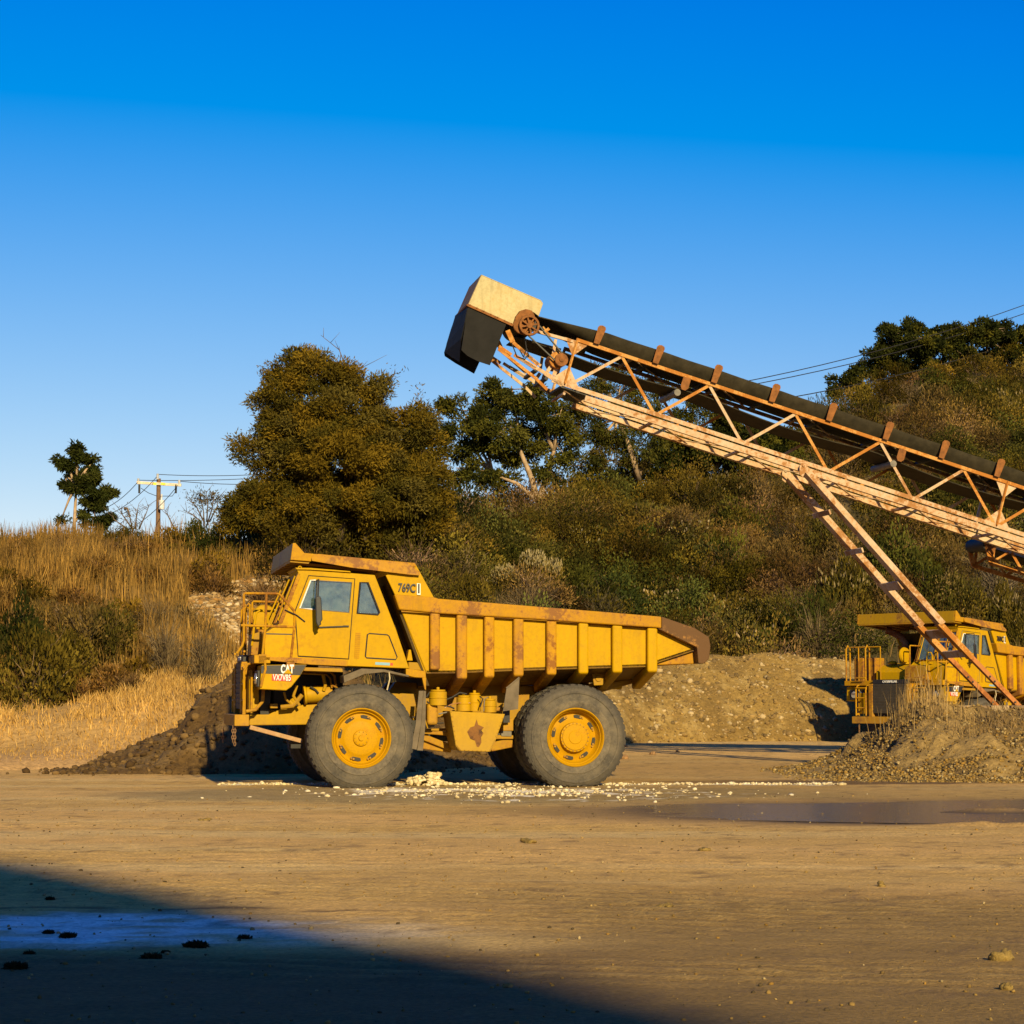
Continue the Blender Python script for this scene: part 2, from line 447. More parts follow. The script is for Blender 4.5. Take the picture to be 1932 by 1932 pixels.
def gcol(X, Y, Z):
    base = np.array([.60, .37, .12]); out = np.tile(base, (len(X), 1))
    def lay(mask, c):
        nonlocal out
        mask = np.clip(mask, 0, 1)[:, None]; out = out * (1 - mask) + np.array(c) * mask
    n = fbm(X * .18, Y * .5, 11, 4); lay(sstep(.42, .68, n) * .45, (.42, .27, .075))
    lay(sstep(.5, .7, fbm(X * .12, Y * .9, 14, 4)) * .5, (.66, .48, .20))
    # damp darker yard towards the camera on the right, and round the truck
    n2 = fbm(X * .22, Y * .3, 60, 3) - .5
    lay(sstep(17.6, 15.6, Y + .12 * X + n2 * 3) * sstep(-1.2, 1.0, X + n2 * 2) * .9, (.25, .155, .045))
    lay(sstep(13.0, 12.0, Y + n2) * sstep(1.5, -.5, X) * .85, (.085, .050, .022))  # dark soil at near left, its colour also deepening the shade there
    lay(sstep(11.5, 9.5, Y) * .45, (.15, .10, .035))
    lay(patch(X, Y, -.6, 33.6, 6.2, 3.3, 0, .3, .2, 61) * .8, (.25, .19, .085))
    lay(patch(X, Y, 4.2, 34.5, 6.5, 3.0, 0, .3, .25, 66) * .55, (.30, .20, .065))
    lay(patch(X, Y, 3.2, 45, 9, 8, 0, .3, .3, 62) * .5, (.34, .21, .06))
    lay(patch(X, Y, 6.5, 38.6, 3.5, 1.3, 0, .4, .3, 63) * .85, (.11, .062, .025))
    lay(sstep(1.55, 1.05, puddle_d(X, Y)) * .8, (.17, .11, .055))
    lay(sstep(1.18, 1.0, puddle_d(X, Y)) * (1 - np.clip(islands(X, Y) * 1.6, 0, 1)), (.060, .045, .038))
    # track streaks
    r = ruts(X, Y); lay(np.clip(-r * 1.6, 0, 1) * .6, (.20, .125, .035)); lay(np.clip(r * 1.4, 0, 1) * .4, (.55, .37, .12))
    lay(np.exp(-((Y - (16.9 - .22 * X)) / .25) ** 2) * sstep(-1.5, 0, X) * sstep(7, 3, X) * .5 * fbm(X * 1.5, Y * 3, 72, 3), (.5, .28, .06))
    # dried pale patch, white powder spill
    pp = patch(X, Y, -3.4, 13.75, 3.2, 1.05, -.04, .3, .22, 64)
    cr = fbm(X * 3, Y * 7, 65, 4)
    lay(pp * (.25 + .75 * sstep(.33, .6, cr)) * (.30 + .70 * sstep(-.9, -2.6, X)) * sstep(.6, -.6, X), (.80, .84, .80))
    lay(sstep(.06, -.02, np.abs(Y - 14.95 + .05 * X + (fbm(X * 2, Y * 0, 73, 3) - .5) * .3) - .05) * sstep(0, -1, X) * .8 * sstep(.35, .6, fbm(X * 3, Y * 5, 74, 3)), (.09, .055, .025))
    wl = np.exp(-((Y - 34.7 - .04 * (X - 0)) / 1.05) ** 2) * sstep(-3.6, -2.2, X) * sstep(3.4, 1.0, X)
    wl2 = np.exp(-((Y - 37.2) / .32) ** 2) * sstep(-5.6, -4.8, X) * sstep(6.2, 5.0, X)
    w = fbm(X * 1.6, Y * 2.6, 67, 4)
    lay(sstep(.52, .66, wl * .62 + (fbm(X * 2.6, Y * 7, 79, 4) - .5) * 1.5 + (w - .5) * .6) * sstep(.12, .35, wl), (.90, .84, .66))
    lay(sstep(.45, .62, wl2 * .8 + (w - .5) * .9) * sstep(.1, .3, wl2), (.90, .84, .64))
    sp = patch(X, Y, .2, 33.6, 3.4, 2.4, 0, .4, .1, 68) * sstep(.66, .69, fbm(X * 3.2, Y * 4.2, 69, 3))
    lay(sp, (.88, .80, .62))
    lay(sstep(.70, .74, fbm(X * 5, Y * 5, 75, 3)) * .5, (.16, .10, .045))
    out *= (.80 + .40 * fbm(X * 5, Y * 7, 12, 4))[:, None]
    lay(sstep(.05, .25, Z) * .0, (0, 0, 0))
    return out
xs = np.concatenate([[-900, -400, -200, -100, -60, -40, -28, -22, -18, -15, -13], np.arange(-11.5, 14.5, .085), [15.5, 17, 19, 22, 26, 32, 42, 60, 100, 200, 400, 900]])
ys = np.concatenate([[-900, -400, -150, -80, -50, -30, -15, -5, 0, 3, 5, 6, 7], np.arange(7.6, 26, .075), np.arange(26, 40, .11), np.arange(40, 63, .3), [64, 66, 70, 80, 100, 160, 300, 900]])
gm = tinted('yard_dirt', var=.42, sc=26, b=.7, bd=.035, rough=.95)
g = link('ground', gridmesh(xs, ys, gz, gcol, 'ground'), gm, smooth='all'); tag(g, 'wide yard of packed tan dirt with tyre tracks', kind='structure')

def ell(cx, cy, rx, ry, n=60, z=0):
    return [(cx + rx * math.cos(2 * math.pi * k / n), cy + ry * math.sin(2 * math.pi * k / n), z) for k in range(n)]
m, N, L, P = newmat('muddy_water')
P.inputs['Base Color'].default_value = (.105, .092, .092, 1); P.inputs['Roughness'].default_value = .17; P.inputs['IOR'].default_value = 1.33
bump(N, L, P, noise(N, L, 3, 4, .6, objco(N, L, (1, 3, 1))), .5, .02)
pv = ell(9.6, 28.6, 8.6, 3.4, 64, -.012)
me = bpy.data.meshes.new('puddle'); me.from_pydata(pv, [], [tuple(range(64))])
tag(link('puddle', me, m), 'shallow muddy puddle in the dirt yard', kind='structure')

# hillside: strips from foot to crest and on over the plateau
us = np.concatenate([np.linspace(-1400, -300, 30), np.arange(-300, 2350, 12), np.linspace(2360, 3400, 24)])
ts = np.concatenate([[-.03, 0, .006], np.linspace(.015, 1.0, 130), np.linspace(1.03, 2.4, 14), [4, 8]])
U, T = np.meshgrid(us, ts)
dd0 = np.interp(U, UT, D0); ddc = np.interp(U, UT, DC); Yh = dd0 + T * (ddc - dd0); Xh = (U - 966) / FPX * Yh
Zh = terr(Xh, Yh); Zh = np.where(T < 0, -.5, Zh)
nx = len(us); ny = len(ts)
i = np.arange((ny - 1) * (nx - 1)); r_ = i // (nx - 1); c_ = i % (nx - 1); a_ = r_ * nx + c_
F = np.stack([a_, a_ + 1, a_ + nx + 1, a_ + nx], 1)
x1, y1, u1, t1 = Xh.ravel(), Yh.ravel(), U.ravel(), T.ravel()
colh = np.tile(np.array([.060, .046, .016]), (len(x1), 1))
def layh(mask, c):
    global colh
    mask = np.clip(mask, 0, 1)[:, None]; colh = colh * (1 - mask) + np.array(c) * mask
lf = sstep(640, 480, u1)
layh(lf, (.22, .125, .03)); layh(lf * sstep(.42, .6, fbm(x1 * .5, y1 * .5, 80, 4)), (.16, .10, .035))
layh(lf * sstep(.45, .2, t1), (.40, .25, .09)); layh(lf * sstep(.10, .03, t1), (.42, .26, .11))
layh((1 - lf) * sstep(.5, .7, fbm(x1 * .6, y1 * .6, 81, 4)) * .7, (.20, .14, .06))
hs = link('hillside', np_mesh('hillside', np.stack([x1, y1, Zh.ravel()], 1), F, colh), M['soil'], smooth='all')
tag(hs, 'steep hillside of dry grass and chaparral behind the yard', kind='structure')

# unseen mound added behind the camera, its ridge shaped to shade the near yard
EDGE = []
for q in [(0, 1612), (330, 1676), (450, 1710), (700, 1752), (966, 1812), (1141, 1882), (1316, 1930), (1420, 1990)]:
    d_ = ray(*q); s_ = HCAM / -d_.z; gx_, gy_ = d_.x * s_, d_.y * s_
    EDGE.append((gx_ + (gy_ + 40) * math.tan(SUN_AZ), (gy_ + 40) / math.cos(SUN_AZ) * math.tan(SUN_EL)))
print('edge', EDGE)
def prof(x):
    e = EDGE; x0, z0 = e[0]
    return np.interp(x, [-90, -40, -10, x0 - 5] + [q[0] for q in e] + [e[-1][0] + 4, e[-1][0] + 12], [0, 20, z0 + 1, z0 + .9] + [q[1] for q in e] + [3, 0])
def hz(X, Y):
    a = np.clip(1 - np.abs(Y + 40) / 20, 0, 1)
    return prof(X) * np.power(a, .8) - .3 * (a <= 0) - .25
hc = lambda X, Y, Z: np.tile(np.array([.20, .13, .05]), (len(X), 1)) * (.6 + .8 * fbm(X, Y, 92, 3))[:, None]
shade_mound = link('hill', gridmesh(np.arange(-92, 36, .6), np.arange(-62, -18, 1.0), hz, hc, 'hill'), M['soil'], smooth='all')
tag(shade_mound, 'brown mound added behind the camera to shade the near yard', kind='structure')

# ------------------------------------------------------------------ loose stones
ICO = None
def ico():
    global ICO
    if ICO is None:
        bm = bmesh.new(); bmesh.ops.create_icosphere(bm, subdivisions=1, radius=1)
        bm.verts.index_update()
        ICO = (np.array([v.co[:] for v in bm.verts]), np.array([[v.index for v in f.verts] for f in bm.faces])); bm.free()
    return ICO
def stones(name, pts, sizes, cols, mat=None, flat=.75):
    """many faceted stones in one mesh"""
    v0, f0 = ico(); n = len(pts); nv = len(v0)
    jit = 1 + (rng.random((n, nv, 1)) - .5) * .55
    sc = sizes[:, None, None] * (1 + (rng.random((n, 1, 3)) - .5) * .7); sc[:, :, 2] *= flat
    V = v0[None] * jit * sc
    a = rng.random(n) * 6.28; ca, sa = np.cos(a)[:, None], np.sin(a)[:, None]
    X = V[:, :, 0] * ca - V[:, :, 1] * sa; Y = V[:, :, 0] * sa + V[:, :, 1] * ca
    tl = (rng.random(n) - .5)[:, None] * 1.2
    Z = V[:, :, 2] * np.cos(tl) + Y * np.sin(tl); Y = Y * np.cos(tl) - V[:, :, 2] * np.sin(tl)
    V = np.stack([X, Y, Z], 2) + pts[:, None, :]
    F = (f0[None] + (np.arange(n) * nv)[:, None, None]).reshape(-1, 3)
    return link(name, np_mesh(name, V.reshape(-1, 3), F, np.repeat(cols, nv, 0)), mat or M['stone'])
def pick(pal, n, jit=.25):
    pal = np.array(pal); c = pal[rng.integers(0, len(pal), n)]
    return c * (1 + (rng.random((n, 1)) - .5) * 2 * jit)
GRAV = [(.22, .14, .035), (.25, .16, .045), (.19, .12, .035), (.13, .085, .03), (.28, .19, .065), (.32, .24, .11), (.085, .06, .028), (.23, .13, .025)]

# the gravel pile in front of the second truck
def pile_h(X, Y):
    crest = np.interp(X, [5.2, 6.2, 6.9, 7.4, 7.8, 8.2, 8.6, 9.2, 10.4, 12, 17, 24, 34], [0, .14, .34, .66, .98, 1.34, 1.48, 1.32, 1.30, 1.5, 1.5, 1.2, 0])
    b = np.interp(X, [5.2, 7, 9, 12, 30], [39.9, 39.6, 39.2, 39.0, 39.0]); c = 43.2
    f = np.clip((Y - (b - 1.3)) / (c - b + .6), 0, 1); k = np.clip((48.0 - Y) / 3.2, 0, 1)
    n = (fbm(X * 1.1, Y * 1.1, 100, 4) - .5) + (np.abs(fbm(X * 2.4, Y * 2.4, 106, 4) - .5) - .1) * .8
    h = crest * np.minimum(np.power(f, .95), k) 
    return h + n * .55 * np.clip(h * 1.6, 0, 1) + (fbm(X * 4, Y * 4, 103, 3) - .5) * .10 - .06
def pilecol(X, Y, Z):
    c = np.tile(np.array([.17, .11, .04]), (len(X), 1))
    m = sstep(.5, .62, fbm(X * .9, Y * .9, 101, 3))[:, None]; return (c * (1 - m) + np.array([.30, .20, .07]) * m)
pg = link('gravel_pile', gridmesh(np.arange(4.8, 36, .09), np.arange(37.5, 48.2, .09), pile_h, pilecol, 'gravel_pile'), M['soil'], smooth='all')
tag(pg, 'long brown gravel heap with dry weeds on top in front of the second truck', 'gravel pile')
n = 42000
X = 5.2 + 11 * rng.random(n) ** 1.1; Y = 38.0 + 8.5 * rng.random(n) ** 1.3
Z = pile_h(X, Y); k = (Z > -.03) & (((fbm(X * .9, Y * .9, 101, 3) < .56) & (rng.random(n) < 1.3 - Z * .6)) | (rng.random(n) < .15))
X, Y, Z = X[k], Y[k], Z[k]; n = len(X)
sz = .013 + .030 * rng.random(n) ** 2.2
o = stones('gravel', np.stack([X, Y, Z + sz * .3], 1), sz, pick(GRAV, n)); tag(o, 'loose brown stones covering the gravel pile', kind='stuff')

# ochre bank across the back of the yard
def bank_h(X, Y):
    u = 966 + FPX * X / Y
    top = np.interp(u, [960, 1080, 1190, 1260, 1330, 1480, 1560, 1640, 1800, 2300, 2600], [0, 1.5, 2.05, 2.45, 2.6, 2.5, 2.45, 2.2, 2.0, 1.6, 0])
    yb = np.interp(u, UT, D0) - .6
    f = np.clip((Y - yb) / 3.6, 0, 1)
    h = top * (np.power(f, .75)) + .24
    cl = 1 - np.abs(fbm(X * 1.3, Y * 1.3, 111, 4) - .5) * 4
    return h + ((fbm(X * .6, Y * .6, 110, 4) - .5) * .5 + cl * .10) * np.clip(f * 3, 0, 1) - .35 * (f <= 0) - np.clip(Y - yb - 4.6, 0, 9) * .9
def bankcol(X, Y, Z):
    c = np.tile(np.array([.25, .16, .045]), (len(X), 1))
    m = sstep(.45, .65, fbm(X * .8, Y * 1.2, 112, 4))[:, None]; c = c * (1 - m) + np.array([.19, .12, .035]) * m
    m = sstep(.58, .7, fbm(X * 2.5, Y * 2.5, 113, 3))[:, None] * .6; return c * (1 - m) + np.array([.36, .25, .09]) * m
xb = np.arange(-1, 25, .1); yb_ = np.arange(50, 70, .1)
bk = link('earth_bank', gridmesh(xb, yb_, bank_h, bankcol, 'earth_bank'), M['soil'], smooth='all')
tag(bk, 'low ochre earth bank along the foot of the hill', kind='structure')
n = 5200
X = .5 + 15 * rng.random(n); u = 0; yb0 = np.interp(966 + FPX * X / 61, UT, D0)
Y = yb0 - .9 + 3.9 * rng.random(n) ** 1.5; Z = np.maximum(bank_h(X, Y), .2 * (Y > 58))
sz = .025 + .075 * rng.random(n) ** 3.5
o = stones('bank_rubble', np.stack([X, Y, Z], 1), sz, pick([(.26, .17, .06), (.20, .13, .05), (.36, .27, .14), (.15, .10, .04), (.28, .18, .06)], n)); tag(o, 'stones and clods scattered over the ochre bank', kind='stuff')

# dark wet soil heap in front of and behind the first truck
def soil_h(X, Y):
    u = 966 + FPX * X / 43.0
    top = np.interp(u, [60, 130, 200, 300, 345, 440, 520, 620, 760, 900, 1010, 1120], [.0, .15, .45, 1.0, 1.65, 2.45, 2.6, 2.2, 1.4, .9, .6, .0])
    yb = np.interp(u, [60, 600, 900, 1100], [41.8, 42.6, 46.5, 50])
    f = np.clip((Y - yb) / 3.4, 0, 1)
    h = top * np.power(f, .85)
    return h + (fbm(X * 1.2, Y * 1.2, 120, 4) - .5) * .5 * np.clip(h * 3, 0, 1) + (np.abs(fbm(X * 3.2, Y * 3.2, 121, 4) - .5)) * .30 * np.clip(h * 4, 0, 1) - .12 - np.clip(Y - yb - 4.0, 0, 9) * .8
def soilcol(X, Y, Z):
    c = np.tile(np.array([.115, .066, .020]), (len(X), 1))
    m = sstep(.45, .65, fbm(X * .9, Y * .9, 122, 4))[:, None]; c = c * (1 - m) + np.array([.16, .10, .038]) * m
    return c
so = link('soil_heap', gridmesh(np.arange(-11, 2.6, .075), np.arange(41, 54, .09), soil_h, soilcol, 'soil_heap'), M['soil'], smooth='all')
tag(so, 'dark brown heap of wet soil behind the front of the yellow dump truck', 'soil heap')
n = 5200
X = -10.3 + 12.3 * rng.random(n); Y = 41.6 + 9 * rng.random(n); Z = soil_h(X, Y); k = (Z > -.09) | (rng.random(n) < .08); X, Y, Z = X[k], Y[k], np.maximum(Z[k], 0); n = len(X)
sz = .018 + .09 * rng.random(n) ** 3.2
o = stones('soil_clods', np.stack([X, Y, Z + .01], 1), sz, pick([(.10, .06, .022), (.07, .04, .014), (.14, .085, .03), (.09, .055, .02)], n, .25)); tag(o, 'wet clods and stones strewn over the dark soil heap', kind='stuff')

# rubble of broken stone on the slope above the front deck
n = 3800; pu = 352 + 215 * rng.random(n); pt = rng.random(n)
top = np.interp(pu, [350, 380, 420, 470, 500, 570], [1140, 1105, 1092, 1098, 1092, 1094]) + 3 * np.sin(pu * .3)
bot = np.interp(pu, [350, 380, 420, 470, 570], [1150, 1165, 1200, 1260, 1300])
py = top + (bot - top) * pt ** 1.15
D = np.arange(44, 76, .1); pts = []
for a, b in zip(pu, py):
    d = ray(a, b); kk = D / d.y; z = HCAM + d.z * kk; gg = terr(d.x * kk, D); i = int(np.argmax(gg >= z)); pts.append((d.x * kk[i], D[i], gg[i] + .02))
sz = .035 + .10 * rng.random(n) ** 2.4
o = stones('stone_rubble', np.array(pts), sz, pick([(.28, .17, .06), (.34, .23, .10), (.20, .12, .045), (.46, .35, .2), (.15, .10, .05), (.26, .14, .04)], n, .25), flat=.55); tag(o, 'spill of broken grey and tan stone on the grassy slope', kind='stuff')

# white powder lumps along the spill, pebbles in the yard
pts = []; 
for k in range(900):
    x = rng.uniform(-5.2, 5.9); pts.append((x, 37.2 + rng.normal() * .16, .012))
for k in range(650):
    pts.append((rng.normal(-.1, 1.7), 34.3 + rng.normal() * 1.3, .004))
for k in range(260):
    a = rng.random() * 6.28; q = rng.random() ** .6; x = -1.48 + .36 * q * math.cos(a); x += .10 * math.sin(q * 7); pts.append((x, 37.0 + .3 * q * math.sin(a), max(.0, .17 * (1 - q ** 1.5) * (.6 + .6 * abs(math.sin(a * 1.5 + 1)))) + .02 * rng.random()))
pts = np.array(pts); n = len(pts); sz = .010 + .038 * rng.random(n) ** 2.5; sz[-260:] = .025 + .035 * rng.random(260)
o = stones('white_powder', pts, sz, pick([(.60, .50, .30), (.66, .57, .38), (.50, .40, .22)], n, .1), flat=.6); tag(o, 'spilled lumps of white powder along the ground by the truck wheels', kind='stuff')
n = 5200; X = rng.uniform(-7, 9, n); Y = 9 + 24 * rng.random(n) ** 1.4; sz = .0035 + .013 * rng.random(n) ** 3
k = np.abs(X) < Y * .28; X, Y, sz = X[k], Y[k], sz[k]
o = stones('pebbles', np.stack([X, Y, gz(X, Y) + sz * .3], 1), sz, pick(GRAV, len(X))); tag(o, 'small pebbles strewn over the dirt yard', kind='stuff')

# named clods that stand out in the yard
def clod(px, py, w, label, name='dirt_clod', col=(.25, .17, .05), kind='clod', group='clods lying in the yard', k=1.0, nb=3):
    d = ray(px, py); s = HCAM / -d.z; c = Vector((d.x * s, d.y * s, 0)); V = []; Fs = []; o_ = 0
    for j in range(nb):
        bm = bmesh.new(); bmesh.ops.create_icosphere(bm, subdivisions=3, radius=1)
        off = Vector((random.uniform(-.5, .5), random.uniform(-.4, .4), 0)) * w * (nb > 1); sx = w * random.uniform(.3, .55); 
        for v in bm.verts:
            p = v.co; q = 1 + .55 * (float(fbm(p.x * 1.6 + j * 9 + px, p.y * 1.6 + p.z * 2, 7, 3)) - .5) * 2
            V.append((off.x + p.x * sx * q, off.y + p.y * sx * q, max(-.01, p.z * sx * k * q * random.uniform(.9, 1.1) + sx * .25)))
        Fs += [[v.index + o_ for v in f.verts] for f in bm.faces]; o_ = len(V); bm.free()
    me = np_mesh(name, np.array(V), np.array(Fs), np.tile(np.array(col), (len(V), 1)))
    o = link(name, me, M['soil']); o.location = (c.x, c.y, float(gz(c.x, c.y)))
    tag(o, label, kind, group); return o
for a in [(1886, 1812, .10, 'upright ochre clod near the bottom right corner of the photo'), (1664, 1673, .07, 'single round clod on the pale dirt below the puddle'),
          (1000, 1588, .13, 'flat dark clod on the pale dirt below the rear wheel'), (385, 1550, .10, 'flat brown clod on the dirt at far left'),
          (1250, 1713, .10, 'low crumbled clod right of the middle of the yard'), (1905, 1867, .06, 'small clod under the upright ochre one'), (960, 1864, .06, 'small clod at the edge of the big shadow'),
          (1325, 1605, .09, 'flat stick-like dark clod in the middle of the yard')]:
    clod(*a, k=.9 if 'upright' in a[3] or 'round' in a[3] else .45)
for a in [(130, 1437, .34, 'large dark clod standing alone at the left end of the soil heap'), (160, 1440, .30, 'second dark clod beside the large one at the end of the soil heap'), (195, 1430, .36, 'dark clod topped with roots at the toe of the soil heap')]:
    clod(*a, col=(.08, .045, .018), group='clods at the toe of the soil heap', k=1.0)
for a in [(1180, 1425, .16, 'pale flat stone standing behind the rear wheel'), (1178, 1436, .2, 'brown stone behind the rear wheel'), (1232, 1432, .22, 'broad brown stone right of the rear wheel'), (1278, 1430, .1, 'dark small stone right of the broad one')]:
    clod(*a, name='stone', col=(.30, .17, .07), kind='stone', group='stones behind the rear wheel', k=.8, nb=1)
# ------------------------------------------------------------------ the dump truck
TO = (-2.945, 37.5, 0.0)
TF = Frame(TO, R(12))
A_ = zm(540, 1340, 2.97167); B_ = zm(940, 1340, 2.24651); D_ = zm(550, 1440, 4.6); E_ = zm(1000, 1640, 6.0375)
YN = -1.75
def A(x, y, yl=YN): return TF.inv(A_(x, y), yl)
def B(x, y, yl=YN): return TF.inv(B_(x, y), yl)
def Dq(x, y, yl=YN): return TF.inv(D_(x, y), yl)
def Eq(x, y, yl=YN): return TF.inv(E_(x, y), yl)
def P3(p, y): return (p[0], y, p[1])
def mir(mb):
    mb.twin = True; return mb

def text_mesh(s, size, name, depth=.004, bold=.0):
    cu = bpy.data.curves.new(name, 'FONT'); cu.body = s; cu.size = size; cu.extrude = depth; cu.offset = bold; cu.align_x = 'CENTER'; cu.align_y = 'CENTER'
    o = bpy.data.objects.new(name, cu); COL.objects.link(o)
    bpy.context.view_layer.update()
    me = bpy.data.meshes.new_from_object(o.evaluated_get(bpy.context.evaluated_depsgraph_get()))
    bpy.data.objects.remove(o); bpy.data.curves.remove(cu); me.name = name
    return me
def text_on(s, size, x, z, y, name, mat, parent, bold=.0, sx=1.0, rot=0):
    me = text_mesh(s, size, name, .004, bold)
    M4 = Matrix.Translation((x, y, z)) @ Matrix.Rotation(rot, 4, 'Y') @ Matrix.Rotation(math.pi / 2, 4, 'X') @ Matrix.Diagonal((sx, 1, 1, 1))
    me.transform(M4); return link(name, me, mat, parent)

M['wall_shade'] = paint('shaded_wall_yellow', (.05, .032, .006), amt=.5, rust=(.03, .018, .008))  # paint darkened to stand for the shade on the body's front wall
M['lip_shade'] = paint('shaded_lip_yellow', (.33, .19, .004), amt=.35, rust=(.16, .075, .018))  # browner copy of the yellow, holding the canopy front's shade in its colour
def make_truck():
    T = empty('dump_truck')
    Y = M['yellow']
    # ---- cab shell with real window openings
    cab = [A(597, 243), A(1180, 290), A(1340, 700), A(1436, 985), A(975, 966), A(360, 915), A(362, 722), A(478, 648), A(618, 292)]
    win = [A(705, 330), A(1010, 345), A(990, 570), A(625, 535)]
    qwin = [A(1072, 345), A(1128, 347), A(1214, 570), A(1204, 584), A(1050, 574)]
    c = MB()
    c.plate(cab, [win, qwin], YN, YN + .05)
    c.plate(cab, [win, qwin], -.50, -.45)
    n = len(cab)
    for i in range(n):
        p, q = cab[i], cab[(i + 1) % n]
        if i in (7,): continue                    # the windscreen opening
        dx, dz = q[0] - p[0], q[1] - p[1]; l = math.hypot(dx, dz); nx_, nz_ = dz / l * .03, -dx / l * .03
        cx = sum(a[0] for a in cab) / n - p[0]; cz = sum(a[1] for a in cab) / n - p[1]
        if nx_ * cx + nz_ * cz < 0: nx_, nz_ = -nx_, -nz_
        c.prism([p, q, (q[0] + nx_, q[1] + nz_), (p[0] + nx_, p[1] + nz_)], YN + .05, -.50)
    cabo = c.build('cab', Y, T, bevel=.012)
    # windscreen: frame posts and glass
    b0, b1 = A(478, 648), A(618, 292)
    w = MB()
    for yy in (YN + .02, -1.12, -.50):
        w.beam(P3(b0, yy), P3(b1, yy), .07, .05, (0, 1, 0))
    w.beam(P3(b0, YN), P3(b0, -.45), .05, .07); w.beam(P3(b1, YN), P3(b1, -.45), .05, .07)
    w.build('windscreen_frame', M['yellow_worn'], T, bevel=.01)
    g_ = MB(); o_ = .012; g_.hexa([(b0[0] + o_, YN + .05, b0[1]), (b0[0] + o_, -.5, b0[1]), (b1[0] + o_, -.5, b1[1]), (b1[0] + o_, YN + .05, b1[1]),
                                 (b0[0] + o_ + .006, YN + .05, b0[1]), (b0[0] + o_ + .006, -.5, b0[1]), (b1[0] + o_ + .006, -.5, b1[1]), (b1[0] + o_ + .006, YN + .05, b1[1])])
    g_.build('windscreen', M['glass'], T)
    # door: a panel a little proud of the cab, with its own window
    door = [A(690, 298), A(1028, 322), A(982, 911), A(612, 889), A(603, 742), A(590, 560)]
    dd = MB(); dd.plate(door, [win], YN - .012, YN - .001)
    do = dd.build('door', Y, T, bevel=.004)
    sm = MB(); sm.tube([P3(p, YN - .004) for p in [A(688, 294), A(1031, 318), A(985, 915), A(609, 893), A(600, 742), A(586, 560)]], .009, 6, closed=True)
    sm.build('door_seal', M['black'], do)
    fr = MB(); fr.tube([P3(p, YN - .014) for p in [A(740, 329), A(703, 330), A(623, 536), A(720, 545)]], .013, 6)
    fr.build('window_trim', M['white'], do)
    fr = MB(); fr.tube([P3(p, YN - .012) for p in [A(740, 330), A(1008, 346), A(989, 569), A(720, 545)]], .009, 6)
    fr.build('window_seal', M['grey'], do)
    gw = MB(); gw.prism(win, YN + .012, YN + .018); gw.build('window_pane', M['glass'], do)
    mb = MB(); mb.beam(P3(A(752, 330), YN - .008), P3(A(742, 540), YN - .008), .02, .02); mb.build('window_bar', M['dark'], do)
    mb = MB(); mb.beam(P3(A(760, 679), YN - .03), P3(A(945, 672), YN - .03), .022, .022); mb.box((A(945, 668)[0], YN - .04, A(945, 676)[1]), (A(985, 668)[0], YN - .01, A(985, 665)[1]))
    mb.build('door_handle', M['dark'], do)
    gw = MB(); gw.prism(qwin, YN + .012, YN + .018); q_ = gw.build('quarter_window', M['glass'], T)
    fr = MB(); fr.tube([P3(p, YN - .003) for p in qwin], .018, 8, closed=True); fr.build('window_gasket', M['black'], q_)
    gw = MB(); gw.prism(qwin, -.49, -.484); gw.build('window_pane', M['glass'], T); gw = MB(); gw.prism(win, -.49, -.484); gw.build('window_pane', M['glass'], T)
    hp = [A(1125, 733), A(1140, 725), A(1272, 735), A(1285, 745), A(1345, 900), A(1335, 918), A(1118, 905), A(1110, 895)]
    pn = MB(); pn.prism(hp, YN - .008, YN - .001); ho = pn.build('battery_hatch', Y, T)
    fr = MB(); fr.tube([P3(p, YN - .004) for p in hp], .012, 8, closed=True); fr.build('hatch_gasket', M['black'], ho)
    lv = MB()
    for k in range(14):
        a, b = A(1036 - k * .8, 722 + k * 14), A(1074 - k * .8, 724 + k * 14); lv.beam(P3(a, YN - .004), P3(b, YN - .004), .012, .018)
    lv.build('vent', M['yellow_rust'], T)
    st = MB(); st.prism([A(1184, 937), A(1292, 942), A(1290, 962), A(1182, 956)], YN - .006, YN - .002); st.build('sticker', M['blue'], T)
    st = MB(); st.prism([A(1296, 943), A(1314, 944), A(1314, 962), A(1296, 962)], YN - .006, YN - .002); st.build('sticker', M['red'], T)
    rf = MB(); rf.prism([A(585, 236), A(700, 238), A(995, 262), A(1000, 272), A(700, 252), A(600, 250)], YN - .04, -.42)
    rf.tube([P3(A(628 + 12 * math.cos(k), 234 + 12 * math.sin(k)), YN + .1) for k in np.linspace(0, 6.28, 12)[:-1]], .012, 6, closed=True)
    rf.build('roof_trim', Y, T, bevel=.006)
    # seat and wheel inside
    s_ = MB(); s_.box((A(930, 600)[0], -1.35, A(0, 690)[1]), (A(780, 600)[0], -.85, A(0, 640)[1])); s_.box((A(960, 600)[0], -1.33, A(0, 650)[1]), (A(890, 600)[0], -.87, A(0, 430)[1]))
    s_.build('driver_seat', M['seat'], T, bevel=.04)
    s_ = MB(); cx, cz = A(660, 560); s_.tube([(cx + .10 * math.sin(k), -1.12 + .22 * math.cos(k), cz + .16 * math.sin(k)) for k in np.linspace(0, 6.28, 20)[:-1]], .014, 6, closed=True); s_.tube([(cx, -1.12, cz), (cx - .2, -1.12, cz - .4)], .02, 6)
    s_.build('steering_wheel', M['black'], T)
    # bars guarding the windscreen, mirror
    for a, b, yy in (((600, 282), (470, 618), -1.55), ((553, 318), (412, 640), -1.55), ((553, 318), (412, 640), -.7)):
        s_ = MB(); p, q = A(*a, YN), A(*b, YN); s_.tube([P3(p, yy), P3(q, yy), (q[0] + .06, yy, q[1] - .07), (q[0] + .15, yy, q[1] - .04)], .014, 8)
        s_.build('guard_bar', Y, T, smooth=True)
    s_ = MB()
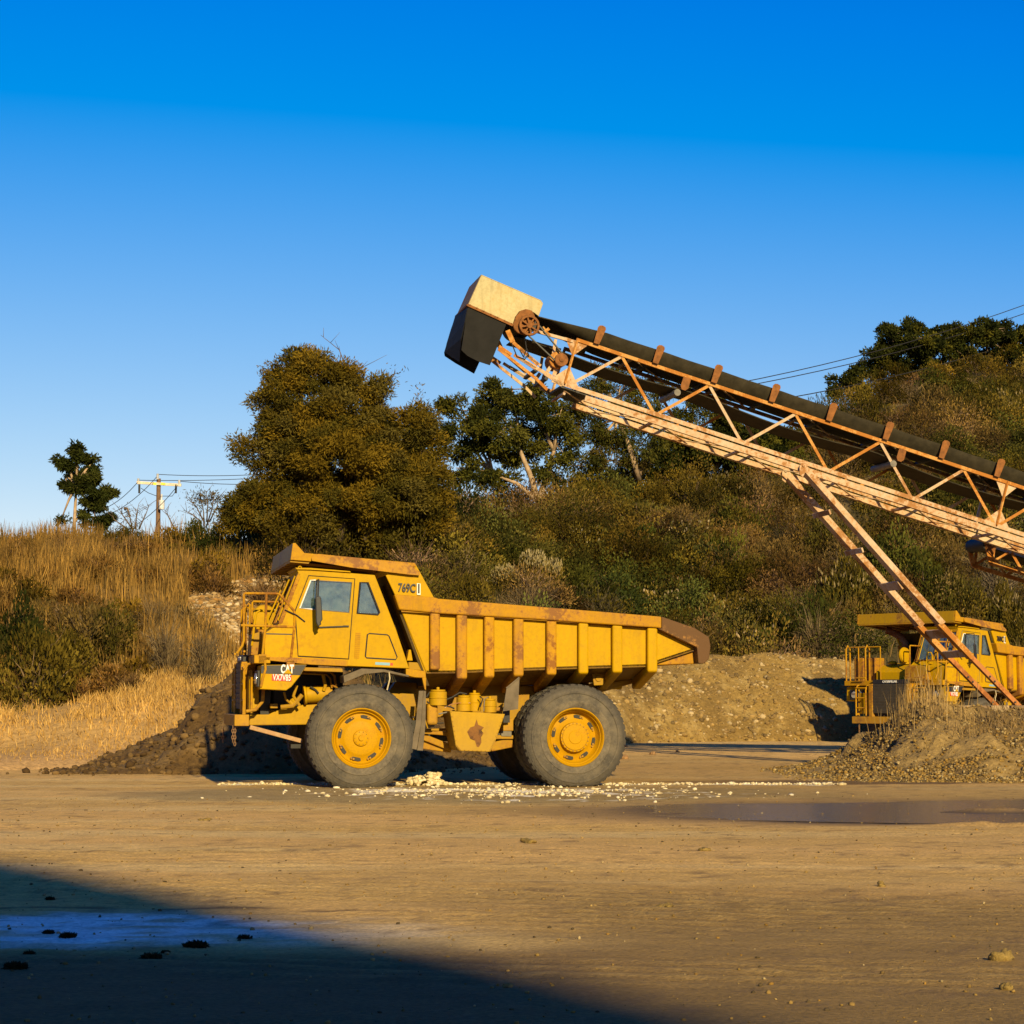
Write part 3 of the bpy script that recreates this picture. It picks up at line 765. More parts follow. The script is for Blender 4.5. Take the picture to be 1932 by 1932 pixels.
    mp = [A(722, 462), A(735, 452), A(757, 455), A(765, 470), A(775, 625), A(760, 650), A(768, 660), A(740, 682), A(726, 645)]
    s_.prism(mp, YN - .34, YN - .30); mo = s_.build('side_mirror', M['black'], T, bevel=.015)
    s_ = MB(); a, b = A(742, 455), A(748, 330); s_.tube([P3(a, YN - .32), P3(b, YN - .30), P3(b, YN - .02)], .012, 6); a = A(742, 670); s_.tube([P3(a, YN - .32), P3(A(760, 679), YN - .02)], .012, 6)
    s_.build('mirror_arm', M['dark'], mo)
    s_ = MB(); s_.tube([P3(A(510, 548), YN - .02), P3(A(600, 590), YN - .03), P3(A(660, 638), YN - .02)], .012, 6); s_.build('wiper_arm', M['black'], T)
    # sill under the cab, worn and rusty
    s_ = MB(); s_.prism([A(362, 898), A(612, 905), A(978, 925), A(975, 968), A(700, 956), A(360, 922)], YN - .03, YN + .02); s_.build('sill', M['yellow_rust'], T, bevel=.008)
    s_ = MB(); s_.prism([A(372, 722), A(572, 727), A(572, 735), A(372, 731)], YN - .004, YN + .02); s_.build('hood_gap', M['black'], T)
    # ---- front fender box with the markings
    s_ = MB(); fp = [A(338, 958), A(675, 955), A(624, 1040), A(560, 1120), A(520, 1148), A(325, 1138)]
    s_.prism(fp, YN - .02, -1.0); mir(s_); fo = s_.build('fender', Y, T, bevel=.015)
    s_ = MB(); s_.prism([A(338, 962), A(669, 958), A(624, 1034), A(334, 1020)], YN - .028, YN - .021); s_.build('fender_band', M['black'], fo)
    x_, z_ = A(528, 992); text_on('CAT', .20, x_, z_, YN - .034, 'logo', M['white'], fo, bold=.007, sx=.56)
    s_ = MB(); s_.prism([A(498, 1022), A(533, 987), A(566, 1024)], YN - .046, YN - .040); s_.build('logo_triangle', Y, fo)
    s_ = MB(); s_.prism([A(415, 1029), A(560, 1034), A(559, 1080), A(414, 1073)], YN - .030, YN - .022); po = s_.build('number_plate', M['red'], fo)
    x_, z_ = A(488, 1054); text_on('VX7V85', .15, x_, z_, YN - .036, 'plate_lettering', M['white'], po, bold=.0015, sx=.60, rot=R(1.5))
    for sgn in (-1, 1):
        for k in (0, 1):
            x0, z0 = A(325, 1060)
            s_ = MB(); yy = sgn * (1.22 + k * .24); s_.tube([(x0 - .05, yy, z0), (x0 + .06, yy, z0)], .095, 20); s_.build('headlight', M['lens'], T, bevel=.01, smooth=True)
        s_ = MB(); s_.box((x0 - .03, sgn * 1.08, z0 - .14), (x0 + .02, sgn * 1.62, z0 + .14)); s_.build('headlight_panel', M['black'], T, bevel=.01)
    # far side deck box to balance the cab side
    a = A(362, 722); b = A(360, 915); c2 = A(975, 966)
    s_ = MB(); s_.box((b[0] + .02, .75, b[1] - .10), (c2[0] - .2, 1.72, b[1])); s_.build('deck', M['yellow_worn'], T, bevel=.015)
    for k in (0, 1):
        s_ = MB(); s_.box((b[0] + .12, .86 + k * .42, b[1]), (b[0] + .55, 1.22 + k * .42, b[1] + .72)); s_.build('air_cleaner', M['yellow_rust'], T, bevel=.03)
    s_ = MB(); s_.prism([(a[0] - .02, b[1] + .02), (a[0] - .02, a[1] - .12), (a[0] + .3, a[1] + .06), (c2[0] - .25, a[1] + .16), (c2[0] - .25, b[1] + .02)], -.43, .72); ho = s_.build('hood', Y, T, bevel=.03)
    s_ = MB(); s_.lathe([(0, -.05), (.09, -.04), (.13, 0), (.13, .05)], (0, 0, 0), 16); me = s_.mesh('cap')
    for k in (0, 1):
        m2 = me.copy(); m2.transform(Matrix.Translation((a[0] + .4, .0 + k * .45, a[1] + .14)) @ Matrix.Rotation(-math.pi / 2, 4, 'X')); link('hood_cap', m2, Y, ho, smooth=True)
    s_ = MB(); x0 = a[0] + 1.25; z0 = a[1] + .1; s_.tube([(x0, .62, z0), (x0 - .05, .62, z0 + .42)], .2, 20)
    s_.tube([(x0 - .05, .62, z0 + .42), (x0 - .08, .60, z0 + .62), (x0 - .16, .72, z0 + .80), (x0 - .32, .95, z0 + .94), (x0 - .38, 1.05, z0 + .98)], .10, 14)
    s_.build('exhaust_pipe', paint('exhaust_steel', (.24, .16, .09), amt=.6, rough=.7), T, smooth=True)
    s_ = MB(); x0, z0 = Dq(508, 470, -.2); s_.lathe([(0, -.05), (.2, -.05), (.22, 0), (.2, .05), (0, .05)], (x0, -.2, z0), 24); s_.build('fan_cover', Y, T, smooth=True)
    # ---- deck beam, radiator guard and louvres
    s_ = MB(); p, q = A(150, 885, -.55), A(360, 885); s_.box((A(255, 885, -1.0)[0], -1.78, q[1] - .14), (q[0] + .1, 1.75, q[1])); s_.build('deck_beam', M['yellow_worn'], T, bevel=.012)
    s_ = MB(); s_.prism([A(290, 722), A(362, 700), A(365, 880), A(280, 880)], -1.2, -.45); s_.build('hood_side', M['yellow_dirty'], T, bevel=.01)
    gx = A(205, 1100, -.62)[0]; zt = A(0, 925)[1]; zb = A(0, 1322)[1]
    s_ = MB(); s_.box((gx + .05, -.62, zb), (gx + .12, .62, zt)); go = s_.build('radiator', M['dark'], T)
    for k in range(9):
        z0 = zb + .08 + k * (zt - zb - .1) / 9
        s_ = MB(); s_.hexa([(gx - .03, -.6, z0), (gx - .03, .6, z0), (gx + .04, .6, z0 + .02), (gx + .04, -.6, z0 + .02), (gx - .05, -.6, z0 + .09), (gx - .05, .6, z0 + .09), (gx + .03, .6, z0 + .115), (gx + .03, -.6, z0 + .115)])
        s_.build('louvre', M['louvre'], go)
    for yy in (-.68, .68):
        s_ = MB(); s_.box((gx - .06, yy - .07, zb - .02), (gx + .20, yy + .07, zt)); s_.build('radiator_post', M['yellow_worn'], T, bevel=.015)
    s_ = MB(); s_.box((gx + .16, -.66, zb), (gx + .45, .66, zt - .02)); s_.build('radiator_tank', M['yellow_dirty'], T, bevel=.02)
    s_ = MB(); s_.box((gx - .02, -.62, zt), (gx + .3, .62, zt + .12)); gb = s_.build('grille_band', M['black'], T, bevel=.01)
    text = text_mesh('CATERPILLAR', .085, 'grille_lettering', .004, .002)
    text.transform(Matrix.Translation((gx - .028, 0, zt + .06)) @ Matrix.Rotation(-math.pi / 2, 4, 'Z') @ Matrix.Rotation(math.pi / 2, 4, 'X')); link('grille_lettering', text, M['white'], gb)
    # ---- bumper, chassis arms, frame rails
    s_ = MB(); p0, p1 = A(138, 1327, -1.25), A(246, 1412, -1.25); s_.box((p0[0], -1.25, p1[1]), (p1[0], 1.25, p0[1])); s_.build('bumper', M['yellow_worn'], T, bevel=.012)
    s_ = MB(); pp = [A(246, 1326, -.95), A(392, 1326, -.95), A(440, 1300, -.95), A(770, 1228, -.95), A(900, 1250, -.95), A(900, 1400, -.95), A(246, 1408, -.95)]
    s_.prism(pp, -.95, -.62); mir(s_); s_.build('front_frame', Y, T, bevel=.02)
    s_ = MB(); pp = [A(320, 1150, -.9), A(410, 1150, -.9), A(395, 1330, -.9), A(330, 1330, -.9)]; s_.prism(pp, -.9, .9); s_.build('front_crossmember', M['dark'], T)
    rt = B(290, 832, -.62); rb = B(290, 1000, -.62); r2 = B(1000, 905, -.62); re = B(1270, 860, -.62); rh = B(1452, 802, -.62)
    s_ = MB(); rail = [A(900, 1190, -.62), A(1270, 1172, -.62), B(110, 820, -.62), B(300, 828, -.62), B(800, 842, -.62), B(1210, 842, -.62), B(1450, 800, -.62), B(1445, 828, -.62), B(1260, 880, -.62), B(1100, 1010, -.62), B(750, 1040, -.62), B(200, 1010, -.62), A(900, 1345, -.62)]
    s_.prism(rail, -.62, -.34); mir(s_); s_.build('frame_rail', M['yellow_dirty'], T, bevel=.015)
    s_ = MB(); bx = [A(1268, 1170, -1.1), A(1490, 1168, -1.1), A(1492, 1342, -1.1), A(1400, 1342, -1.1), A(1268, 1250, -1.1)]; s_.prism(bx, -1.1, -.62); mir(s_); s_.build('frame_box', M['yellow_dirty'], T, bevel=.02)
    s_ = MB(); s_.box((A(1250, 0, 0)[0], -.6, .75), (A(1500, 0, 0)[0], .6, 1.2)); s_.box((B(1050, 0, 0)[0], -.5, .75), (B(1250, 0, 0)[0], .5, 1.25)); s_.box((B(500, 0, 0)[0], -.35, .8), (B(620, 0, 0)[0], .35, 1.2)); s_.build('crossmember', M['dark'], T)
    # engine and pipes seen through the wheel arch
    s_ = MB(); p, q = A(668, 1180, -1.0), A(860, 1168, -1.0); s_.tube([P3(p, -1.0), P3(q, -1.0)], .145, 20); s_.tube([P3(A(650, 1182, -1.0), -1.0), P3(p, -1.0)], .17, 20)
    s_.build('starter_motor', Y, T, bevel=.01, smooth=True)
    s_ = MB(); s_.box((A(430, 0, -.5)[0], -.55, A(0, 1300)[1]), (A(950, 0, -.5)[0], .55, A(0, 990)[1])); s_.build('engine', M['dark'], T, bevel=.03)
    for pts, r, mt in (([(660, 1000), (850, 1010), (880, 1040), (890, 1110)], .022, 'yellow_dirty'), ([(640, 1020), (820, 1030), (850, 1060), (860, 1130)], .016, 'yellow_dirty'),
                       ([(795, 1030), (812, 1110), (800, 1150)], .03, 'yellow'), ([(600, 1110), (575, 1190), (620, 1260)], .028, 'yellow_dirty'), ([(640, 1180), (600, 1230), (570, 1262), (480, 1272)], .04, 'yellow_dirty'),
                       ([(560, 1210), (590, 1255)], .035, 'yellow'), ([(545, 1225), (575, 1262)], .035, 'yellow'), ([(860, 1110), (920, 1135), (860, 1180), (840, 1200)], .022, 'yellow_dirty'),
                       ([(700, 1120), (740, 1145), (760, 1170)], .02, 'dark'), ([(505, 1160), (520, 1215), (560, 1250)], .02, 'yellow_dirty'), ([(870, 1100), (900, 1150), (850, 1170)], .014, 'dark')):
        s_ = MB(); s_.tube([P3(A(*a, -1.15), -1.15 - .02 * random.random()) for a in pts], r, 8); s_.build('hose', M[mt], T, smooth=True)
    s_ = MB(); s_.box((A(400, 1250, -1.0)[0], -1.1, A(0, 1282)[1]), (A(455, 1250, -1.0)[0], -.9, A(0, 1246)[1])); s_.build('valve_block', M['yellow_dirty'], T, bevel=.01)
    s_ = MB(); s_.prism([A(655, 975), A(940, 985), A(945, 1010), A(655, 1000)], -1.7, -1.0); s_.build('cab_floor', M['yellow_dirty'], T)
    # wheel-arch flap and brackets behind the front wheel
    s_ = MB(); fl = [A(945, 1040), A(1080, 985), A(1250, 992), A(1435, 1035), A(1428, 1048), A(1245, 1012), A(1100, 1028), A(950, 1092)]
    s_.prism(fl, YN - .04, -1.25); s_.build('arch_flap', M['flap'], T, bevel=.01)
    s_ = MB(); s_.prism([A(1410, 985), A(1558, 1005), A(1560, 1055), A(1475, 1050), A(1410, 1035)], YN - .01, -1.1); s_.prism([A(1530, 1052), A(1562, 1052), A(1560, 1150), A(1548, 1135)], YN - .01, YN + .06); s_.build('rear_fender_step', M['yellow_worn'], T, bevel=.01)
    s_ = MB(); s_.prism([A(1440, 935), A(1510, 938), A(1540, 1000), A(1440, 1000)], -1.6, -1.1); s_.build('step_box', M['yellow_dirty'], T, bevel=.02)
    s_ = MB(); s_.prism([A(1450, 842), A(1466, 842), A(1480, 925), A(1434, 925)], -1.5, -1.3); s_.tube([P3(A(1458, 850, -1.4), -1.4), P3(A(1458, 830, -1.4), -1.4)], .025, 8); s_.build('filler_neck', Y, T, bevel=.01)
    s_ = MB(); s_.tube([P3(A(1284, 1010), YN - .03), P3(A(1288, 1060), YN - .05), P3(A(1280, 1100), YN - .03), P3(A(1268, 1145), YN - .04)], .012, 6); s_.build('rope', plain('pale_rope', (.5, .42, .25)), T)
    for k, (xa, xb, xc, xd) in enumerate([(1508, 1540, 1490, 1448), (1545, 1563, 1540, 1497)]):
        s_ = MB(); s_.prism([A(xa, 1150), A(xb, 1150), A((xb + xc) / 2 + 8, 1400), A(xc, 1595 if k else 1588), A(xd, 1592 if k else 1578), A((xa + xd) / 2 + 6, 1400)], YN + .0 + k * .04, YN + .02 + k * .04)
        s_.build('mud_flap', M['flap'], T)
    s_ = MB(); s_.prism([B(735, 858), B(808, 795), B(800, 972), B(715, 985)], -1.72, -1.70); s_.tube([P3(B(735, 856), -1.71), P3(B(808, 795), -1.71)], .018, 6); s_.build('mud_flap', M['flap'], T)
    s_ = MB(); s_.box((B(716, 0, -1.5)[0], -1.5, B(0, 1050, -1.5)[1]), (B(752, 0, -1.5)[0], -1.45, B(0, 960, -1.5)[1])); s_.build('flap_bracket', M['dark'], T)
    # tanks and cylinders between the wheels
    s_ = MB(); s_.prism([B(415, 983), B(725, 1000), B(672, 1150), B(642, 1213), B(470, 1207), B(448, 1180)], YN, -1.0); ft = s_.build('fuel_tank', Y, T, bevel=.012)
    s_ = MB(); tp = [B(415, 983), B(448, 1180), B(470, 1207), B(642, 1213), B(672, 1150), B(725, 1000)]
    for i in range(5):
        for k in range(7):
            x0 = tp[i][0] + (tp[i + 1][0] - tp[i][0]) * k / 7; z0 = tp[i][1] + (tp[i + 1][1] - tp[i][1]) * k / 7
            cxm, czm = B(565, 1090); x0 += (cxm - x0) * .05; z0 += (czm - z0) * .05; s_.tube([(x0, YN - .012, z0), (x0, YN + .01, z0)], .009, 6)
    s_.build('bolt_row', M['yellow_worn'], ft)
    leafy = [(565, 1030), (574, 1060), (606, 1075), (592, 1092), (604, 1108), (590, 1130), (592, 1160), (578, 1186), (566, 1184), (556, 1150), (530, 1140), (512, 1100), (530, 1075), (552, 1068)]
    s_ = MB(); s_.prism([B(*a) for a in leafy], YN - .0035, YN - .001); s_.build('rust_burst', paint('rust_burst', (.19, .08, .02), amt=.5, rust=(.05, .025, .012), sc=5), ft)
    for nm, xa, ya, yb, r, yy in (('accumulator', 348, 868, 952, .155, -1.45), ('accumulator', 492, 900, 985, .125, -1.35), ('accumulator', 553, 886, 985, .115, -1.2), ('accumulator', 640, 918, 992, .115, -1.4)):
        x0, z0 = B(xa, ya, yy); _, z1 = B(xa, yb, yy); s_ = MB(); s_.tube([(x0, yy, z1), (x0, yy, z0 - .02)], r, 24); s_.tube([(x0, yy, z0 - .02), (x0, yy, z0 + .015)], r * .85, 24); s_.tube([(x0, yy, z0), (x0, yy, z0 + .06)], .03, 8)
        s_.tube([(x0, yy, (z0 + z1) / 2 - .01), (x0, yy, (z0 + z1) / 2 + .01)], r + .008, 24); s_.build(nm, Y, T, bevel=.012, smooth=True)
    s_ = MB(); s_.box((B(292, 0, -1.5)[0], -1.5, B(0, 1062, -1.5)[1]), (B(352, 0, -1.5)[0], -1.15, B(0, 942, -1.5)[1])); s_.build('air_tank', M['yellow_worn'], T, bevel=.05, seg=3)
    s_ = MB(); s_.box((B(660, 0, -1.4)[0], -1.4, B(0, 985, -1.4)[1]), (B(715, 0, -1.4)[0], -1.1, B(0, 962, -1.4)[1])); s_.build('tank_cap', M['yellow_worn'], T, bevel=.02)
    for pts, r, mt in (([(285, 905), (300, 880), (335, 868)], .018, 'dark'), ([(382, 925), (430, 905), (470, 880), (510, 888)], .016, 'dark'), ([(360, 948), (420, 960), (440, 970)], .014, 'dark'), ([(285, 930), (310, 945), (340, 940)], .014, 'dark'),
                       ([(385, 965), (425, 945), (465, 938), (530, 938)], .01, 'cream'), ([(582, 900), (600, 915), (585, 960)], .012, 'dark'), ([(275, 1030), (290, 1080)], .012, 'yellow_dirty'), ([(352, 1000), (400, 990), (410, 1000)], .014, 'grey'),
                       ([(630, 905), (610, 915), (605, 985)], .009, 'grey'), ([(380, 1050), (350, 1052), (300, 1040)], .012, 'dark')):
        s_ = MB(); s_.tube([P3(B(*a, -1.45), -1.45) for a in pts], r, 8); s_.build('hose', M[mt], T, smooth=True)
    # steering links and the hoist low between the wheels
    for a, b, w_, yy, mt in (((170, 1025), (230, 1028), .05, -1.0, 'yellow_dirty'), ((265, 1100), (420, 1112), .07, -1.1, 'yellow_dirty'), ((270, 1092), (440, 1085), .05, -.9, 'yellow_dirty'), ((262, 1128), (425, 1192), .11, -1.0, 'yellow_dirty'), ((262, 1170), (420, 1192), .16, -.9, 'yellow_dirty'),
                           ((640, 1185), (765, 1160), .16, -.9, 'yellow_dirty'), ((660, 1130), (770, 1130), .07, -1.0, 'yellow_dirty'), ((700, 1060), (765, 1060), .22, -.95, 'yellow_worn'), ((700, 1110), (760, 1112), .1, -1.0, 'grey'), ((270, 1075), (330, 1062), .06, -1.2, 'grey')):
        s_ = MB(); s_.beam(P3(B(*a, yy), yy), P3(B(*b, yy), yy), w_, w_); s_.build('linkage', M[mt], T, bevel=.015)
    s_ = MB(); s_.tube([(.1, 0, .82), (3.4, 0, .86)], .09, 12); s_.build('drive_shaft', M['dark'], T, smooth=True)
    s_ = MB(); s_.beam(P3(A(250, 1420, -.9), -.9), P3(A(640, 1525, -.9), -.9), .12, .075); s_.build('front_link', paint('pale_brown', (.40, .26, .14), amt=.3), T, bevel=.01)
    s_ = MB(); s_.beam(P3(A(555, 1562, -1.0), -1.0), P3(A(642, 1562, -1.0), -1.0), .1, .07); s_.tube([(0, -1.3, .85), (0, 1.3, .85)], .17, 16); s_.build('front_axle', M['dark'], T)
    wx = B(1118, 1120, -1.75)[0]
    s_ = MB(); s_.tube([(wx, -1.2, .86), (wx, 1.2, .86)], .26, 18); s_.tube([(wx - .3, 0, .86), (wx + .35, 0, .86)], .42, 18); s_.build('rear_axle', M['yellow_dirty'], T, bevel=.03, smooth=True)
    s_ = MB(); s_.prism([B(1212, 762, -1.2), B(1298, 760, -1.2), B(1275, 838, -1.2), B(1225, 840, -1.2)], -1.2, -1.1); s_.tube([P3(B(1250, 800, -1.2), -1.22), P3(B(1250, 800, -1.2), -1.08)], .06, 14); mir(s_); s_.build('hinge_bracket', M['yellow_dirty'], T, bevel=.01)
    s_ = MB(); s_.prism([B(818, 760, -.9), B(876, 752, -.9), B(850, 818, -.9), B(812, 820, -.9)], -.9, -.82); s_.build('body_pad', Y, T)
    s_ = MB(); s_.box((B(1238, 0, -.7)[0], -.7, B(0, 900, -.7)[1]), (B(1268, 0, -.7)[0], -.6, B(0, 835, -.7)[1])); mir(s_); s_.build('suspension_strut', M['yellow_dirty'], T, bevel=.01)
    # tow chains under the bumper
    for cx_, y0_, y1_, yy in ((70, 1432, 1560, .95), (142, 1416, 1560, -1.2), (158, 1416, 1565, -1.15)):
        s_ = MB(); zt_ = A(0, y0_)[1]; zb_ = A(0, y1_)[1]; nn = int((zt_ - zb_) / .055); xx = A(cx_, 0, yy)[0]
        for k in range(nn):
            z0 = zt_ - (k + .5) * .055
            s_.tube([(xx + (.018 * math.cos(t) if k % 2 else 0), yy + (0 if k % 2 else .018 * math.cos(t)), z0 + .038 * math.sin(t)) for t in np.linspace(0, 6.28, 9)[:-1]], .008, 5, closed=True)
        s_.build('tow_chain', M['chain'], T)
    # ---- handrails
    def rail_(name, lines, yy, r=.022, mt='yellow_worn', f=A):
        s_ = MB()
        for ln in lines: s_.tube([P3(f(*a, yy), yy) for a in ln], r, 8)
        return s_.build(name, M[mt], T, smooth=True)
    rail_('handrail', [[(155, 872), (195, 815), (207, 775), (207, 690), (207, 432), (212, 426), (455, 428), (475, 436), (575, 550), (586, 575), (583, 670), (553, 940)], [(375, 432), (368, 660), (345, 890)], [(185, 664), (580, 676)]], YN - .0)
    rail_('handrail', [[(250, 820), (262, 760), (270, 495), (278, 486), (440, 490), (492, 494)]], -.6, .02)
    rail_('grab_rail', [[(266, 815), (290, 620), (300, 570), (330, 552), (362, 560), (385, 590), (385, 650)], [(385, 690), (300, 685)]], -1.2, .02, 'yellow')
    s_ = MB(); 
    for p in [(345, 905), (553, 950)]: x0, z0 = A(*p); s_.box((x0 - .07, YN - .03, z0 - .09), (x0 + .07, YN + .03, z0 + .06))
    s_.build('rail_bracket', M['yellow_rust'], T, bevel=.008)
    # far side rails and ladders
    xf = A(330, 905)[0]; zf = A(330, 905)[1]
    for x0, y0 in ((xf, 1.72), (xf, 1.0)):
        s_ = MB(); s_.tube([(x0 - .05, y0, zf - .02), (x0 - .05, y0, zf + .95), (x0 + .02, y0 + (.0), zf + 1.05), (x0 + .12, y0, zf + .95), (x0 + .12, y0, zf)], .022, 8); s_.build('grab_rail', M['yellow_worn'], T, smooth=True)
    s_ = MB(); s_.tube([(xf, 1.72, zf + 1.0), (xf, .5, zf + 1.0)], .018, 8); s_.tube([(xf, 1.3, zf), (xf, 1.3, zf + 1.0)], .018, 8); s_.tube([(xf, .5, zf), (xf, .5, zf + 1.0)], .018, 8); s_.build('handrail', M['yellow_worn'], T, smooth=True)
    zb2 = A(0, 1318)[1]
    for sgn in (-1, 1):
        s_ = MB(); x0 = A(225, 1100, -1.2)[0]
        for yy in (sgn * 1.22, sgn * .86):
            s_.tube([(x0 + .20, yy, zf - .06), (x0 + .02, yy, zf - .10), (x0 - .04, yy, zf - .22), (x0 - .04, yy, zb2 + .15), (x0 - .04, yy, zb2)], .022, 8)
            s_.tube([(x0 + .09, yy, zf - .2), (x0 + .09, yy, zb2)], .02, 8)
        for k in range(4):
            s_.tube([(x0 - .04, sgn * 1.22, zb2 + .22 + k * .28), (x0 - .04, sgn * .86, zb2 + .22 + k * .28)], .02, 8)
        s_.tube([(x0 + .3, sgn * 1.24, zb2 + .55), (x0 + .28, sgn * 1.24, zb2 + .2), (x0 + .16, sgn * 1.24, zb2 + .06), (x0, sgn * 1.24, zb2 + .03)], .03, 8)
        s_.build('ladder', M['yellow_worn'], T, smooth=True)
        s_ = MB(); x0 = A(245, 1100, -1.1)[0]; s_.box((x0, sgn * .80, zb2 + .05), (x0 + .17, sgn * 1.15, A(0, 1035)[1])); s_.build('ladder_back', Y, T, bevel=.01)
    s_ = MB(); s_.tube([P3(A(362, 925), YN - .02), P3(A(366, 990), YN - .05), P3(A(345, 1060), YN - .05), P3(A(333, 1120), YN - .03)], .022, 8); s_.build('fender_stay', M['yellow_rust'], T, smooth=True)

    # ---- dump body
    zp = lambda p: p[1]
    side = [B(150, 424), B(300, 432), B(1580, 516), B(1800, 625), B(1795, 645), B(1590, 712), B(1520, 735), B(1100, 747), B(750, 758), B(430, 771), B(290, 772)]
    s_ = MB(); s_.prism(side, YN + .12, YN + .17)
    body = s_.prism(side, -YN - .17, -YN - .12).build('dump_body', Y, T, bevel=.02); s_ = MB()
    # sloping lower wings of the body and its floor
    low = [B(290, 772), B(430, 771), B(750, 758), B(1100, 747), B(1520, 735), B(1590, 712), B(1795, 645)]
    drop = [.26, .26, .26, .26, .22, .16, .05]
    for i in range(len(low) - 1):
        (xa, za), (xb2, zb_) = low[i], low[i + 1]; t_ = .05
        for sg in (1, -1):
            y1_, y2_ = sg * (YN + .12), sg * -.62
            s_.hexa([(xa, y1_, za), (xb2, y1_, zb_), (xb2, y2_, zb_ - drop[i + 1]), (xa, y2_, za - drop[i]), (xa, y1_, za + t_), (xb2, y1_, zb_ + t_), (xb2, y2_, zb_ - drop[i + 1] + t_), (xa, y2_, za - drop[i] + t_)])
        s_.hexa([(xa, -.62, za - drop[i]), (xb2, -.62, zb_ - drop[i + 1]), (xb2, .62, zb_ - drop[i + 1]), (xa, .62, za - drop[i]), (xa, -.62, za - drop[i] + t_), (xb2, -.62, zb_ - drop[i + 1] + t_), (xb2, .62, zb_ - drop[i + 1] + t_), (xa, .62, za - drop[i] + t_)])
    # front wall: from the canopy down to the floor
    p, q = A(1262, 290), B(290, 775)
    f_ = MB(); f_.prism([(p[0] + .01, p[1]), (q[0] + .01, q[1] - .2), (q[0] + .06, q[1] - .2), (p[0] + .06, p[1])], YN + .16, -YN - .16); f_.build('front_wall', M['wall_shade'], T)
    for k in range(5): f_ = MB(); yy = -1.2 + k * .6; f_.prism([(p[0] - .08, p[1] - .2), (q[0] - .08, q[1]), (q[0] + .01, q[1]), (p[0] + .01, p[1] - .2)], yy, yy + .1); f_.build('wall_rib', M['wall_shade'], T)
    s_.build('body_floor', paint('shaded_floor_yellow', (.17, .095, .008), amt=.45, rust=(.08, .04, .012)), T)  # colour darkened to give the shade under the bed
    # top rail
    rl = [B(100, 328), B(325, 344), B(350, 352), B(900, 396), B(1250, 424), B(1602, 453), B(1602, 520), B(1580, 516), B(1250, 494), B(900, 468), B(360, 436), B(300, 430), B(130, 415)]
    for sg in (1, -1):
        s_ = MB(); s_.prism(rl, *sorted((sg * (YN - .03), sg * (YN + .2)))); s_.build('top_rail', M['yellow_rust'], T, bevel=.025)
    tl = [B(1602, 453), B(1790, 518), B(1868, 568), B(1877, 620), B(1868, 690), B(1838, 718), B(1808, 715), B(1800, 625), B(1580, 520), B(1602, 520)]
    tailm = paint('scorched_tail', (.34, .16, .03), amt=.75, rust=(.085, .045, .022), sc=.9)
    for sg in (1, -1):
        s_ = MB(); s_.prism(tl, *sorted((sg * (YN - .03), sg * (YN + .2)))); s_.build('tail_rail', tailm, T, bevel=.03)
    s_ = MB(); a, b = B(1808, 650), B(1868, 690); s_.prism([B(1795, 648), B(1868, 640), B(1862, 690), B(1838, 716), B(1600, 725), B(1590, 712)], YN + .2, -YN - .2); s_.build('tail_lip', M['yellow_rust'], T, bevel=.02)
    # panel above the rail, carrying the number, and the canopy over the cab
    s_ = MB(); up = [A(1262, 292), A(1482, 203), A(1622, 458), A(1332, 440)]
    s_.prism(up, YN + .02, YN + .08); mir(s_)
    s_.build('upper_panel', Y, T, bevel=.01)
    s_ = MB(); cp = [A(650, 125), A(1482, 200), A(1500, 262), A(1262, 292), A(1170, 262), A(700, 200), A(640, 182)]
    s_.prism([A(645, 124), A(1482, 200), A(1490, 232), A(1262, 250), A(645, 165)], YN, -YN); co = s_.build('canopy', M['yellow_worn'], T, bevel=.02)
    s_ = MB(); lipn = [A(570, 53), A(590, 52), A(655, 125), A(712, 160), A(706, 190), A(553, 178)]; s_.prism(lipn, YN - .02, YN + .05); mir(s_); s_.build('canopy_end', M['yellow_worn'], co, bevel=.01); s_ = MB()
    fr_ = [A(570, 53), A(582, 56), A(566, 182), A(553, 178)]; s_.prism(fr_, YN + .05, -YN - .05); s_.build('canopy_lip', M['lip_shade'], co, bevel=.01)
    s_ = MB(); p, q = A(553, 180), A(660, 190); s_.prism([p, A(650, 140), A(700, 190), A(690, 205), (p[0], p[1] - .03)], YN + .03, -YN - .03)
    for k in range(8):
        yy = -1.5 + k * .43; s_.box((p[0] + .03, yy, p[1] - .10), (A(1180, 0)[0], yy + .05, p[1] - .02)) if 0 else s_.prism([A(560, 182), A(1200, 245), A(1200, 268), A(560, 200)], yy, yy + .05)
    s_.build('canopy_ribs', M['yellow_dirty'], co)
    s_ = MB(); wg = [A(722, 140), A(760, 134), A(1420, 200), A(1512, 268), A(1508, 294), A(1430, 288), A(1000, 236), A(712, 186), A(706, 165)]
    n_ = len(wg); ys_ = []
    # an outward-leaning side flange
    for (x0, z0) in wg: ys_.append(YN - .02 - .12 * max(0, min(1, (wg[1][1] - z0 - (x0 - wg[1][0]) * .12) / .35)))
    v1 = [(x0, y0, z0) for (x0, z0), y0 in zip(wg, ys_)]; v2 = [(x0, y0 + .03, z0) for (x0, z0), y0 in zip(wg, ys_)]
    s_.add(v1 + v2, [tuple(range(n_)), tuple(range(2 * n_ - 1, n_ - 1, -1))] + [(i, n_ + i, n_ + (i + 1) % n_, (i + 1) % n_) for i in range(n_)]); mir(s_)
    s_.build('side_flange', M['yellow_rust'], T)
    x_, z_ = A(1418, 388); text_on('769C', .20, x_, z_, YN - .008, 'fleet_number', M['black'], T, bold=.005, sx=.70, rot=R(3))
    s_ = MB(); s_.prism([A(1493, 352), A(1519, 354), A(1519, 438), A(1493, 436)], YN - .006, YN + .012); no = s_.build('number_sticker', M['white'], T)
    x_, z_ = A(1506, 395); text_on('1', .22, x_, z_, YN - .012, 'fleet_number', M['black'], no, bold=.006, sx=.9)
